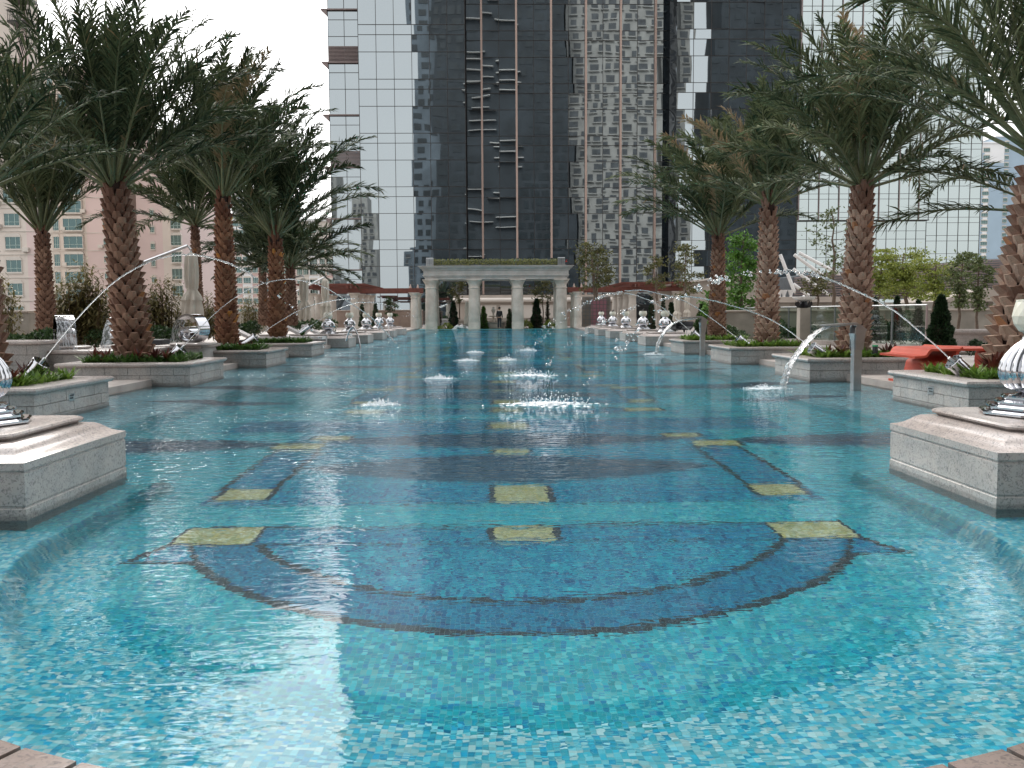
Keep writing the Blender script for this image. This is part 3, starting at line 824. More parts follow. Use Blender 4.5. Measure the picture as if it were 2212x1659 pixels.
def palm_px(px, vb, vt, wpx, Y, label, **k):
    b = at(px, vb, Y); tp = at(px, vt, Y)
    palm(b.x, Y, b.z, tp.z, wpx/2/F*Y, label, **k)
palm_px(-45, 800, 370, 105, 12.3, 'palm just outside the left edge whose fronds hang into the top left corner', seed=11, L=2.7, nf=26, el=(25, 75), lw=.026)
palm_px(291, 772, 372, 74, 17.9, 'thick trunked palm in the second left planter, largest on the left', seed=12, L=3.8, nf=58, el=(26, 88), sweep=(.25, 0), lean=(-.28, 0), lw=.034)
palm_px(491, 738, 400, 45, 23.6, 'reddish trunked palm in the third left planter', seed=13, L=4.0, nf=46, sweep=(.3, 0), lw=.038, el=(38, 88), boot='boot_red')
palm_px(600, 722, 492, 38, 29.2, 'slender palm in the fourth left planter, its crown blown towards the tower', seed=14, L=4.3, nf=44, sweep=(.5, 0), lw=.044, el=(34, 86), boot='boot_red')
palm_px(102, 745, 478, 38, 24.5, 'palm behind the left basin in front of the pink apartment block', seed=15, L=3.7, nf=42, lw=.040, el=(42, 86), group='date palms behind the left deck')
palm_px(428, 700, 470, 24, 33, 'palm half hidden behind the closed cream parasol', seed=16, L=4.4, nf=40, lw=.05, el=(8, 74), group='date palms behind the left deck')
palm_px(570, 700, 560, 20, 41, 'small palm whose trunk shows left of the fourth left planter palm', seed=17, L=3.6, nf=36, lw=.06, el=(5, 75), group='date palms behind the left deck')
palm_px(630, 700, 565, 25, 38, 'small palm behind the white loungers with fronds reaching the tower edge', seed=18, L=3.6, nf=38, sweep=(.3, 0), lw=.055, el=(0, 74), group='date palms behind the left deck')
palm_px(2200, 806, 292, 130, 12.2, 'massive palm at the right edge of the photo', seed=21, boot='boot_tan', leafm='palm_leaf_light', L=3.8, nf=46, sweep=(-.25, 0), lean=(.30, 0), lw=.030, el=(26, 84))
palm_px(1843, 760, 372, 64, 17.9, 'tall palm in the second right planter, behind the large steel spout', seed=22, boot='boot_tan', leafm='palm_leaf_light', L=3.6, nf=50, sweep=(-.30, 0), lean=(.12, 0), lw=.036, el=(14, 84))
palm_px(1656, 735, 418, 48, 23.6, 'palm in the third right planter in front of the glass balustrade', seed=23, boot='boot_tan', leafm='palm_leaf_light', L=3.1, nf=46, sweep=(-.15, 0), lw=.040, el=(22, 86))
palm_px(1549, 727, 490, 35, 29.2, 'slimmest right planter palm, in the farthest right planter', seed=24, leafm='palm_leaf_light', L=3.8, nf=46, sweep=(-.4, 0), lw=.046, el=(24, 84), dead=.08)
palm_px(2260, 730, 430, 60, 17.0, 'palm outside the right edge with one frond reaching past the massive palm', seed=25, L=3.9, nf=9, sweep=(0, 0), lw=.036, el=(-4, 40), group='date palms in the pool planters')

# burgundy plants among the ferns
def cordyline(x, y, z, h, label, n=16):
    mb = MB()
    mb.tube([(x, y, z-.03), (x, y, z+h*.35)], [.012, .01], 5, 0, .2)
    for k in range(n):
        a = k*2.4+U(-.3, .3); e = R(U(25, 75)); l = h*U(.6, 1.0); d = Vector((math.cos(a)*math.cos(e), math.sin(a)*math.cos(e), math.sin(e)))
        s = d.cross(Vector((0, 0, 1))).normalized(); p = Vector((x, y, z+h*U(.05, .35)))
        w_ = l*.11; nn = s.cross(d)
        mb.add([p, p+d*l*.45+s*w_, p+d*l*.45-s*w_, p+d*l*.5-nn*w_*.4, p+d*l-Vector((0, 0, l*.12))], [(0, 1, 3), (0, 3, 2), (1, 4, 3), (3, 4, 2)], 0, U(0, 1))
    o = mb.build('cordyline', M['cordyline'], loc=(x, y, z)); tag(o, label, 'plant', 'burgundy leaved plants among the ferns')
spots = [(-1, 0, [(-6.25, 11.5, .34), (-6.5, 12.35, .36), (-6.9, 11.5, .30)], 'nearest left planter'),
         (-1, 1, [(-6.35, 17.25, .32), (-6.6, 17.3, .36), (-6.9, 17.25, .34), (-7.5, 17.3, .34), (-7.75, 17.4, .36), (-6.4, 17.7, .33)], 'second left planter'),
         (-1, 2, [(-6.3, 23.0, .3), (-7.6, 23.0, .34), (-6.55, 22.95, .3)], 'third left planter'),
         (1, 0, [(6.45, 11.75, .42), (6.6, 11.95, .44), (7.3, 11.6, .34)], 'nearest right planter'),
         (1, 1, [(6.55, 17.3, .36), (6.8, 17.3, .34), (7.45, 17.3, .36), (7.6, 17.35, .34), (6.35, 17.4, .3)], 'second right planter'),
         (1, 2, [(7.7, 22.95, .3), (6.7, 23.0, .3)], 'third right planter')]
for s_, i, pp, nm in spots:
    for k, (x, y, h) in enumerate(pp):
        lr = 'from the pool side'
        cordyline(x, y, .375, h, 'burgundy leaved plant, %s %s, in the %s' % (['first', 'second', 'third', 'fourth', 'fifth', 'sixth'][k], lr, nm))

# ------------------------------------------------------------------ jet nozzles and water jets
def nozzle(p, d, label, s=1.0):
    d = Vector(d).normalized(); p = Vector(p)
    back = p - d*.34*s
    t = thing('jet_nozzle', back, label, 'fountain nozzle', 'steel fountain nozzles in the planters')
    b = MB(); Q = d
    b.lathe(back, [(.085*s, 0), (.095*s, .01), (.095*s, .29*s), (.105*s, .292*s), (.105*s, .32*s), (.10*s, .325*s)], 20, axis=Q)
    can = b.build('canister', M['chrome'], t, smooth=35)
    b = MB(); b.lathe(p-d*.014*s, [(.018*s, 0), (.018*s, .06*s), (.012*s, .062*s)], 10, axis=Q)
    b.build('spout_tip', M['steel'], can, smooth=35)
    b = MB(); q = Q.to_track_quat('Z', 'Y')
    for k in range(6):
        c = p + q @ Vector((.08*s*math.cos(k*PI/3), .08*s*math.sin(k*PI/3), -.014*s))
        b.lathe(c, [(.008*s, 0), (.008*s, .012*s)], 6, axis=Q)
    b.build('bolts', M['dark'], can)
    b = MB(); b.tube([back+d*.1*s, back+d*.1*s+Vector((0, 0, -.2*s))], .02*s, 8); b.build('bracket', M['steel'], t)
def catmull(P, n):
    out = []
    for i in range(len(P)-1):
        p0 = P[max(i-1, 0)]; p1 = P[i]; p2 = P[i+1]; p3 = P[min(i+2, len(P)-1)]
        for k in range(n):
            t = k/n
            out.append(.5*((2*p1)+(p2-p0)*t+(2*p0-5*p1+4*p2-p3)*t*t+(3*p1-p0-3*p2+p3)*t**3))
    out.append(P[-1]); return out
def jet(px, Y0, Y1, brk, label, r=.016, clump=1.0):
    """px: pixels the arc passes; the jet runs from depth Y0 to Y1 and breaks into drops after the share brk"""
    n = len(px); P = [at(a, b, Y0+(Y1-Y0)*i/(n-1)) for i, (a, b) in enumerate(px)]
    C = catmull(P, 14); mb = MB()
    K = len(C); kb = int(K*brk)
    if kb > 2:
        cc = [p + Vector((U(-1, 1), U(-1, 1), U(-1, 1)))*.006*(i/kb) for i, p in enumerate(C[:kb])]
        sub = []
        for i in range(len(cc)-1):
            for q in range(3): sub.append(cc[i].lerp(cc[i+1], q/3))
        f_ = [i/len(sub) for i in range(len(sub))]
        mb.tube(sub, [r*(.75+.9*f*U(.3, 1.35)) for f in f_], 7)
    for i in range(kb, K-1):
        f = (i-kb)/max(1, K-kb)
        L_ = (C[i+1]-C[i]).length
        gap = .25+.55*f
        q = 0
        while q < 1:
            if U(0, 1) > gap*(1.0 if noise.noise(Vector((i*.35, q, 3*r))) > 0 else .7):
                c = C[i].lerp(C[i+1], q); s = r*U(.7, 1.9)*clump
                for _ in range(1 if clump == 1 else rnd.choice((1, 2, 5))):
                    o = Vector((U(-1, 1), U(-1, 1), U(-1, 1)))*(.010+.06*f)*clump
                    mb.blob(c+o, s*U(.5, 1.1), 0, (1.5, 1, 1.2), .35)
            q += (.045*U(.7, 1.5) + .03*f)/L_
    o = mb.build('water_jet', M['clear_water'], smooth=True, loc=P[0]); tag(o, label, 'water jet', 'water jets arcing into the pool')
def splash(x, v, wpx, label, h=1.0, n=260):
    c = atz(x, v); wd = wpx/2/F*c.y; mb = MB()
    # churned foam on the surface
    for k in range(int(n*1.3)):
        a = U(0, 2*PI); q = abs(rnd.gauss(0, .45)); q = min(q, 1.35)
        p = Vector((c.x+math.cos(a)*q*wd, c.y+math.sin(a)*q*wd*.55, 0))
        mb.blob(p+Vector((0, 0, U(-.005, .028)*(1-q*.7)*h)), min(.05, wd*U(.012, .05))*(1.15-q*.6), 0, (1.7, 1.0, .35), .5)
    for k in range(n):
        a = U(0, 2*PI); q = U(0, .75); hh = abs(rnd.gauss(0, .065))*h*(1-q*.7)
        mb.blob((c.x+math.cos(a)*q*wd, c.y+math.sin(a)*q*wd*.5, hh), U(.004, .011), 0, (1, 1, 1.4), .4)
    for k in range(int(9*h)):
        q = U(-.6, .6); l = U(.03, .09)*h; x0 = c.x+q*wd; y0 = c.y+U(-.2, .2)*wd
        mb.tube([(x0, y0, 0), (x0+l*q*.5, y0, l*.6), (x0+l*q*1.1, y0, l)], [.006, .004, .002], 4)
    o = mb.build('splash', M['foam'], loc=(c.x, c.y, 0)); tag(o, label, 'splash', 'white splashes where the jets land')
J = [
 ([(95, 776), (165, 690), (247, 609), (330, 563), (407, 550), (475, 562), (543, 594), (615, 650), (680, 725), (745, 800), (822, 874)], 12.3, 12.8, .62, 'nearest left jet, from the first planter over the thick palm trunk'),
 ([(396, 748), (470, 672), (543, 622), (611, 604), (660, 608), (705, 623), (797, 682), (850, 735), (900, 782), (950, 818)], 17.6, 18.0, .8, 'second left jet, from the planter of the thick palm'),
 ([(556, 726), (605, 694), (665, 662), (742, 646), (800, 650), (860, 672), (920, 714), (1005, 778)], 23.2, 24.6, .5, 'third left jet, crossing behind the second one'),
 ([(672, 704), (710, 678), (750, 660), (786, 653), (850, 662), (905, 690), (955, 720), (1025, 760)], 28.8, 30.6, .55, 'farthest left water jet, landing near the colonnade'),
 ([(2052, 775), (1999, 727), (1925, 667), (1839, 624), (1760, 594), (1691, 586), (1595, 594), (1521, 614), (1440, 660), (1370, 720), (1311, 777), (1230, 873)], 12.0, 12.7, .36, 'nearest right jet, broken into glassy clumps'),
 ([(1748, 747), (1666, 691), (1565, 656), (1484, 641), (1422, 649), (1350, 672), (1270, 716), (1205, 765), (1150, 811)], 17.4, 18.0, .42, 'second right jet, crossing the closed cream parasols'),
 ([(1590, 728), (1540, 690), (1484, 653), (1430, 636), (1373, 627), (1300, 640), (1212, 681), (1150, 730), (1092, 778)], 23.0, 24.6, .55, 'third right jet, with the highest smooth arc'),
 ([(1494, 717), (1430, 664), (1390, 644), (1351, 634), (1300, 643), (1240, 672), (1190, 715), (1141, 757)], 28.6, 30.6, .45, 'farthest right water jet, in front of the silver urns'),
]
for i, (px, a, b_, br, lb) in enumerate(J):
    jet(px, a, b_, br, lb, r=.0082 if i < 4 else .0095, clump=1.0 if i < 4 else (1.5 if i == 4 else 1.15))
    p0 = at(*px[0], a); p1 = at(*px[1], a)
    nozzle(p0 + (p0-p1).normalized()*.03, p1-p0, 'tilted steel canister nozzle of the %s' % lb.split(',')[0], 1.15)
for a_ in ((822, 875, 105, 'splash of the nearest left jet', .7), (950, 818, 82, 'splash of the second left jet', .7), (1008, 779, 62, 'splash of the third left jet', .5), (1026, 761, 48, 'splash of the farthest left water jet', .5),
           (1190, 875, 250, 'largest splash, of the nearest right jet', 1.4), (1145, 812, 145, 'spiky splash of the second right jet', 1.1), (1095, 778, 60, 'splash of the third right jet', .8), (1140, 757, 50, 'splash of the farthest right water jet', .7),
           (1650, 840, 120, 'foam where the large steel spout pours in', .6), (1412, 766, 60, 'foam where the small steel spout pours in', .6)):
    splash(*a_)

# ------------------------------------------------------------------ steel water spouts standing in the pool (right)
def spout(px, vb, vt, wpx, Y, lip, sheet, label):
    k = wpx/F*Y/2
    b0 = at(px, vb, Y); b0.z = -.6; tz = at(px, vt, Y).z
    x = b0.x; t = thing('water_spout', (x, Y, 0), label, 'water spout', 'steel water spouts on the right of the pool')
    h_ = tz; sc = k/.09
    b = MB(); b.rects(x, Y, [(k, k*1.1, -.6), (k, k*1.1, h_*.62), (k*1.12, k*1.3, h_*.74), (k*1.35, k*1.9, h_*.84)])
    b.build('post', M['steel'], t)
    b = MB(); lx = lip
    # hooded lip: roof plate, two cheeks, floor plate
    A = [(x+k*1.9, h_*.90), (x-k*.6, h_*1.0), (x-k*.6-lx, h_*.975), (x-k*.6-lx, h_*.955), (x-k*.8, h_*.965), (x+k*1.55, h_*.87)]
    b.prism([(p, q) for p, q in A][::-1], Y-k*1.9, Y+k*1.9)
    b.build('hood', M['steel'], t)
    for s in (-1, 1):
        b = MB(); yy = Y+s*k*1.9
        b.prism([(x+k*1.5, h_*.875), (x-k*.7, h_*.965), (x-k*1.1, h_*.93), (x-k*1.0, h_*.60), (x+k*1.0, h_*.60)][::-1], min(yy, yy-s*.012), max(yy, yy-s*.012))
        b.build('cheek', M['steel'], t)
    # pouring water
    C = catmull([at(a, b_, Y) for a, b_ in sheet], 8); b = MB(); n = 9
    vs = []
    for i, p in enumerate(C):
        f = i/len(C); w_ = k*1.9*(1-.35*f)*U(.93, 1.07); th = .02+.03*f
        d = (C[min(i+1, len(C)-1)]-C[max(i-1, 0)]).normalized(); nn = d.cross(Vector((0, 1, 0))).normalized()
        for q in range(n):
            a = 2*PI*q/n; vs.append(p + Vector((0, math.cos(a)*w_, 0)) + nn*math.sin(a)*th*U(.6, 1.5))
    fs = [(i*n+q, i*n+(q+1) % n, (i+1)*n+(q+1) % n, (i+1)*n+q) for i in range(len(C)-1) for q in range(n)]
    b.add(vs, fs)
    o = b.build('pouring_water', M['clear_water'], smooth=True, loc=C[0]); tag(o, 'thick curved water pouring from the '+label.split(' standing')[0], 'pouring water')
spout(1848, 843, 697, 17, 15.0, .55, [(1835, 700), (1790, 706), (1755, 725), (1722, 765), (1700, 800), (1692, 838)], 'large steel spout standing in the pool on the right')
spout(1517, 769, 683, 10, 27.0, .62, [(1505, 688), (1470, 692), (1445, 706), (1425, 733), (1417, 765)], 'small steel spout standing farther back on the right')
# ------------------------------------------------------------------ glass towers
def X_at(px, Y, v=600): return at(px, v, Y).x
def curtain(parent, x0, x1, Y, z0, z1, cols, anchor, seq, glass, gname='glass_bay', mull=.045, tilt=.004, skip=(), depth=.08, every=1, louvre=None):
    """one facade plane: each bay is a strip of separately tilted panes, then the grid of mullions"""
    zs = []; z = anchor; i = 0
    while z > z0: z -= sum(seq)
    while z < z1:
        for s in seq:
            z += s
            if z0 < z < z1: zs.append(z)
    zs = [z0] + zs + [z1]
    for k in range(len(cols)-1):
        a, b_ = cols[k], cols[k+1]; mb = MB()
        for j in range(len(zs)-1):
            ta, tb = U(-tilt, tilt), U(-tilt, tilt); w_, h_ = b_-a, zs[j+1]-zs[j]
            mb.add([(a, Y-ta*w_-tb*h_, zs[j]), (b_, Y+ta*w_-tb*h_, zs[j]), (b_, Y+ta*w_+tb*h_, zs[j+1]), (a, Y-ta*w_+tb*h_, zs[j+1])], [(0, 1, 2, 3)], 0, U(0, 1))
        mb.build(gname, glass, parent)
    mb = MB()
    for c in cols: mb.box((c-mull/2, Y-depth, z0), (c+mull/2, Y-.004, z1))
    for z in zs: mb.box((cols[0]+mull/2, Y-depth*.8, z-mull/2), (cols[-1]-mull/2, Y-.006, z+mull/2))
    mb.build('mullion_grid', M['mullion'], parent)
    return zs
tw = thing('glass_tower', (at(1100, 640, 107).x, 107, 0), 'tall dark glass tower with pinkish fins behind the colonnade', 'tower')
ZT = 82
seq = [3.01, 1.90, 1.11]
# corner bay
Y = 109.0; xa, xb = X_at(719.5, Y), X_at(783, Y)
cols = [xa, (xa+xb)/2+.15, xb]
zs = curtain(tw, xa, xb, Y, at(750, 640, Y).z, ZT, cols, at(750, 136*1.0, Y).z, [3.02, 1.9, 1.12], M['tower_glass'])
zb = at(750, 136, Y).z
mb = MB(); lv = MB()
for k in range(-4, 8):
    z = zb + k*6.04
    if z > 0:
        mb = MB(); mb.box((xa-.75, Y-.35, z-.07), (xb, Y-.09, z+.07)); mb.prism([(xa-.75, z-.07), (xa-.02, z-.07), (xa-.02, z-.75)], Y-.3, Y+.2); mb.build('ledge', M['louvre'], tw)
for k in (0, 2, -2, 4):
    z = zb + k*6.04 + .07; lv = MB()
    for q in range(12): lv.box((xa+.03, Y-.16, z+.02+q*.155), (xb-.03, Y-.10, z+.11+q*.155))
    lv.build('louvre_band', M['louvre'], tw)
mb = MB(); mb.box((xa-.02, Y+.02, -2), (xb, Y+22, ZT)); mb.build('side_wall', M['dark_glass'], tw)
# left plane
Y = 105.0; x0, x1 = X_at(783, Y), X_at(1009, Y)
cols = [x0+(x1-x0)*k/6 for k in range(7)]
curtain(tw, x0, x1, Y, 0, ZT, cols, at(850, 171, Y).z, seq, M['tower_glass'], tilt=.0025)
mb = MB(); mb.box((x0, Y+.02, -2), (x1, Y+24, ZT)); mb.build('core', M['dark_glass'], tw)
# middle plane with its fins
Y = 108.0; fx = [X_at(1043.7+73.8*k, Y, 560) for k in range(6)]; hf = (fx[1]-fx[0])/2
cols = [x1+.02, fx[0]] + [fx[0]+hf*k for k in range(1, 11)] + [X_at(1440, Y)]
curtain(tw, x1, 0, Y, at(1100, 637, Y).z, ZT, cols, at(1100, 181, Y).z, [3.02, 1.9, 1.1], M['tower_glass'], tilt=.003)
for k, f in enumerate(fx):
    mb = MB(); zb_ = at(1100, 558, Y).z if k < 3 else at(1100, 640, Y).z
    mb.box((f-.11, Y-.42, zb_), (f+.11, Y-.085, ZT))
    mb.build('fin', M['fin'], tw)
f = fx[0]; mb = MB(); mb.box((f-.11, Y-.42, at(1100, 636, Y).z), (f+.11, Y-.085, at(1100, 604, Y).z)); mb.build('fin', M['fin'], tw)
mb = MB(); mb.box((x1, Y+.02, -2), (X_at(1440, Y), Y+20, ZT)); mb.build('core', M['dark_glass'], tw)
# dark vertical strip and right plane
Y = 106.5; xa, xb, xc = X_at(1441, Y), X_at(1456, Y), X_at(1718, Y)
mb = MB(); mb.box((xa, Y-.6, 0), (xb, Y+2, ZT)); mb.build('corner_pier', M['dark_glass'], tw)
nn = 7; cols = [xb+(xc-xb)*k/nn for k in range(nn+1)]
curtain(tw, xb, xc, Y, 0, ZT, cols, at(1500, (176*.5877)*.6063, Y).z, [3.02, 1.9, 1.12], M['tower_glass'], tilt=.005)
mb = MB(); mb.box((xb, Y+.02, -2), (xc, Y+26, ZT)); mb.build('core', M['dark_glass'], tw)

pt = thing('pale_glass_building', (X_at(1900, 150), 150, 0), 'wide pale glass building with a fine pane grid on the right', 'building')
Y = 150.0; xa, xb, xm = X_at(1719, Y), X_at(1997, Y), X_at(2112, Y)
w_ = 22.05/F*Y; n1 = int(round((xb-xa)/w_)); cols = [xa+(xb-xa)*k/n1 for k in range(n1+1)]
zc = at(1900, 476, Y).z
curtain(pt, xa, xb, Y-.7, zc, 95, cols, at(1900, 380, Y).z, [2.15, .85], M['pale_glass'], mull=.055, tilt=.0012)
curtain(pt, xa, xb, Y, -4, zc, cols, at(1900, 380, Y).z, [1.65, 1.35], M['pale_glass'], mull=.055, tilt=.0012)
n2 = int(round((xm-xb)/w_)); cols = [xb+(xm-xb)*k/n2 for k in range(n2+1)]
curtain(pt, xb, xm, Y+.02, -4, 95, cols, at(2050, 390, Y).z, [2.1, .9], M['pale_glass'], mull=.055, tilt=.0012)
mb = MB(); mb.box((xa, Y-.9, zc-.12), (xb+.1, Y-.1, zc)); mb.build('soffit_edge', M['mullion'], pt)
mb = MB(); mb.box((xa, Y+.05, -5), (xm, Y+25, 95)); mb.build('core', M['wall_grey'], pt)
mb = MB()
for k in range(0, n1+1, 2): mb.box((xa+(xb-xa)*k/n1-.09, Y-.86, zc), (xa+(xb-xa)*k/n1+.09, Y-.786, 95))
mb.build('broad_mullion', M['louvre'], pt)

# ------------------------------------------------------------------ towers across the street behind the camera, seen mirrored in the glass
def back_tower(x0, x1, y, h, mat, label, kind):
    t = thing('mirrored_tower', ((x0+x1)/2, y, 0), label, 'tower', None)
    mb = MB(); mb.box((x0, y-18, -12), (x1, y, h)); mb.build('wall', M[mat], t)
    mb = MB(); ed = MB(); z = 2.0
    g = random.Random(5)
    while z < h-3:
        if kind == 'dark':
            x = x0+.8
            while x < x1-2:
                w_ = g.choice((1.2, 1.8, 2.6)); mid = -7.5 < x < 8
                if not mid: mb.box((x, y+.02, z+.5), (x+w_, y+.10, z+2.5), 0, tint=g.random())
                x += w_+g.choice((.5, .9, 1.4))
            g.random() < .6 and ed.box((-7.4, y+.1, z-.06), (-.6, y+1.3, z+.06)); ed.box((.1, y+.1, z+1.2), (8.4, y+1.3, z+1.36)) if g.random() < .5 else None
        else:
            x = x0+1
            while x < x1-2:
                w_ = g.choice((1.4, 1.9, 2.4))
                mb.box((x, y+.03, z+.7), (x+w_, y+.12, z+2.3), 0, tint=g.random())
                if kind != 'plain': ed.box((x-.3, y+.1, z+.25), (x+w_+.2, y+.55, z+.55))
                x += w_+g.choice((1.0, 1.5, 2.2))
        z += 3.0
    mb.build('window_grid', M['win_slate' if kind != 'win' else 'win_grey'], t)
    if ed.v: ed.build('balcony_edge', M['white_steel' if kind == 'dark' else 'wall_tile'], t)
M['win_slate'] = simple('slate_window', (.014, .022, .028), .4, var=.4, scale=.4); M['win_grey'] = simple('grey_window', (.075, .082, .09), .4, var=.5, scale=.5)
M['wall_slate'] = simple('wall_slate', (.028, .036, .044), .7, var=.5, scale=.15)
M['wall_pier'] = simple('wall_bluegrey', (.12, .15, .18), .7, var=.3, scale=.2)
M['wall_tile'] = simple('wall_tile_grey', (.36, .355, .34), .8, var=.2, scale=.3)
back_tower(-15.5, 22, -42, 170, 'wall_slate', 'dark balcony tower mirrored in the middle of the glass tower', 'dark')
back_tower(-22, -15.6, -44, 170, 'wall_pier', 'narrow blue grey tower mirrored at the edge of the dark reflection', 'plain')
back_tower(23.0, 49, -48, 170, 'wall_tile', 'pale tiled apartment tower mirrored right of the fins', 'win')
back_tower(52.5, 56.5, -60, 170, 'wall_tile', 'narrow pale tower mirrored right of the dark pier', 'win')
back_tower(64, 92, -50, 170, 'wall_slate', 'dark tower mirrored in the right plane of the glass tower', 'plain')
back_tower(-84, -73, -200, 64, 'wall_tile', 'low pale tower mirrored in the lower left corner of the glass', 'win')
back_tower(-70, -62, -260, 62, 'wall_tile', 'distant pale tower mirrored low in the left glass plane', 'win')
back_tower(-48, -40, -300, 36, 'wall_pier', 'small distant tower mirrored just above the trees', 'win')

# ------------------------------------------------------------------ apartment blocks
def window_proto(w_, h_, bay, mats=('wall_cream', 'window_glass')):
    o = bpy.data.objects.new('tmp', None)
    mb = MB(); d = .5 if bay else .12; fr_ = .14
    mb.box((-w_/2-fr_, -d, -h_/2-fr_*1.6), (w_/2+fr_, 0, -h_/2))
    mb.prism([(-w_/2-fr_, h_/2), (w_/2+fr_, h_/2), (w_/2-fr_, h_/2+.45), (-w_/2+fr_, h_/2+.45)], -d, 0)
    for s in (-1, 1): mb.box((min(s*w_/2, s*(w_/2+.08)), -d+.05, -h_/2), (max(s*w_/2, s*(w_/2+.08)), 0, h_/2))
    f = mb.build('window', M[mats[0]])
    g = MB(); g.box((-w_/2, -d+.12, -h_/2), (w_/2, -.02, h_/2), tint=.5)
    p = g.build('pane', M['window_glass'], f)
    q = MB()
    for k in (.3, .7): q.box((-w_/2+w_*k-.04, -d+.06, -h_/2), (-w_/2+w_*k+.04, -d+.119, h_/2))
    q.box((-w_/2, -d+.065, -h_/2+h_*.28), (w_/2, -d+.118, -h_/2+h_*.28+.06))
    q.build('window_bar', M['bar_green'], f)
    return f
M['bar_green'] = simple('pale_green_frame', (.36, .46, .42), .5)
first_win = {}
def put_window(parent, key, w_, h_, bay, x, Y, z):
    loc = Vector((x, Y, z)) - parent.location
    if key not in first_win:
        f = window_proto(w_, h_, bay); first_win[key] = f
    else: f = copy_tree(first_win[key])
    f.parent = parent; f.location = loc
def block(x0, x1, y0, y1, vtop, wall, bands, label, z1=None, trim=None):
    Y = y0; xa, xb = X_at(x0, Y), X_at(x1, Y); zt = z1 if z1 else at((x0+x1)/2, vtop, Y).z
    t = thing('apartment_block', ((xa+xb)/2, (y0+y1)/2, -10), label, 'apartment block')
    mb = MB(); mb.box((xa, y0, -14), (xb, y1, zt)); mb.build('wall', M[wall], t)
    for (b0, b1, mt, v0, v1) in bands:
        mb = MB(); mb.box((X_at(b0, Y), Y-.03, at(b0, v1, Y).z), (X_at(b1, Y), Y-.001, min(zt, at(b0, v0, Y).z))); mb.build('painted_band', M[mt], t)
    return t, xa, xb, zt
# near pink and beige block
t, xa, xb, zt = block(-260, 84, 119, 122, 0, 'wall_beige', [(62, 84, 'wall_pink', -500, 800), (-60, -14, 'wall_pink', -500, 800)], 'beige and pink apartment block at the left edge, rising out of the photo', z1=70)
for k in range(-2, 9):
    for x in (32, -45):
        put_window(t, 'near', 1.9, 1.5, False, X_at(x, 119), 118.97, at(37, 625-50.2*k, 119).z)
mb = MB()
for k in range(0, 12):
    z = at(37, 650-50.2*k, 119).z; mb.box((xa, 118.9, z-.05), (xb, 118.969, z+.05))
mb.build('string_course', M['wall_cream'], t)
# balconies high up at the left
def ac_unit(parent, x, Y, z):
    mb = MB(); mb.rects(x, Y-.25, [(.38, .22, z), (.40, .24, z+.04), (.40, .24, z+.52), (.37, .22, z+.56)]); mb.build('air_conditioner', M['wall_cream'], parent)
g_ = random.Random(9)
for k in range(-1, 9):
    for x in (32, -45):
        if g_.random() < .6: ac_unit(t, X_at(x, 119)+g_.choice((-1.7, 1.7)), 118.97, at(37, 625-50.2*k, 119).z-g_.uniform(.9, 1.2))
bz = MB()
for v in (52, 2):
    z = at(70, v, 118).z; bz.box((X_at(52, 118), 116.8, z-.15), (X_at(100, 118), 118.99, z+.15))
    for k in range(14): bz.box((X_at(53, 118)+k*.21, 116.82, z+.15), (X_at(53, 118)+k*.21+.05, 116.9, z+1.3))
    bz.box((X_at(52, 118), 116.8, z+1.3), (X_at(100, 118), 116.92, z+1.42))
bz.build('balcony', M['mullion'], t)
# set-back block
t, xa, xb, zt = block(84, 250, 155, 175, 150, 'wall_beige', [(192, 243, 'wall_pink', 100, 800), (84, 118, 'wall_cream', 100, 800)], 'set back beige and pink apartment block with bay windows, behind the thick palm')
for k in range(-1, 14):
    z = at(164, 600+0-38.2*(k-1)-38.2, 155).z
    if z < zt-2: put_window(t, 'bay', 3.1, 1.9, True, X_at(164, 155), 154.97, z)
    z2 = at(230, 560-36.6*(k-1), 155).z
    if z2 < zt-1.5: put_window(t, 'small', .7, .9, False, X_at(232, 155), 154.96, z2)
    if z < zt-2: put_window(t, 'slim', .9, 1.9, False, X_at(126, 155), 154.97, z)
mb = MB(); mb.box((xa-.3, 154.6, zt), (xb+.3, 175.3, zt+.6)); mb.build('roof_parapet', M['wall_cream'], t)
mb = MB()
for k in range(0, 12):
    z = at(164, 618-38.2*k, 155).z
    if z < zt: mb.box((xa, 154.9, z-.06), (xb, 154.965, z+.06))
mb.build('string_course', M['wall_cream'], t)
for k in range(0, 11):
    if g_.random() < .55: ac_unit(t, X_at(g_.choice((143, 187, 222)), 155), 154.9, at(164, 600-38.2*k, 155).z-1)
mb = MB(); mb.tube([(X_at(246, 155), 154.8, -10), (X_at(246, 155), 154.8, zt)], .12, 6); mb.build('drain_pipe', M['wall_grey'], t)
t, xa, xb, zt = block(300, 392, 158, 180, 288, 'wall_pink', [(355, 378, 'wall_beige', 200, 800), (378, 392, 'wall_cream', 200, 800)], 'pink apartment block between the thick palm and the closed parasol')
for k in range(-1, 10):
    z = at(386, 592-36.2*k, 158).z
    if z < zt-1.5: put_window(t, 'mid', 1.7, 1.7, True, X_at(385, 158), 157.96, z); put_window(t, 'small', .7, .9, False, X_at(333, 158), 157.96, z-1)
mb = MB(); mb.box((xa-.3, 157.6, zt), (xb+.5, 180.3, zt+.7)); mb.build('roof_parapet', M['wall_cream'], t)
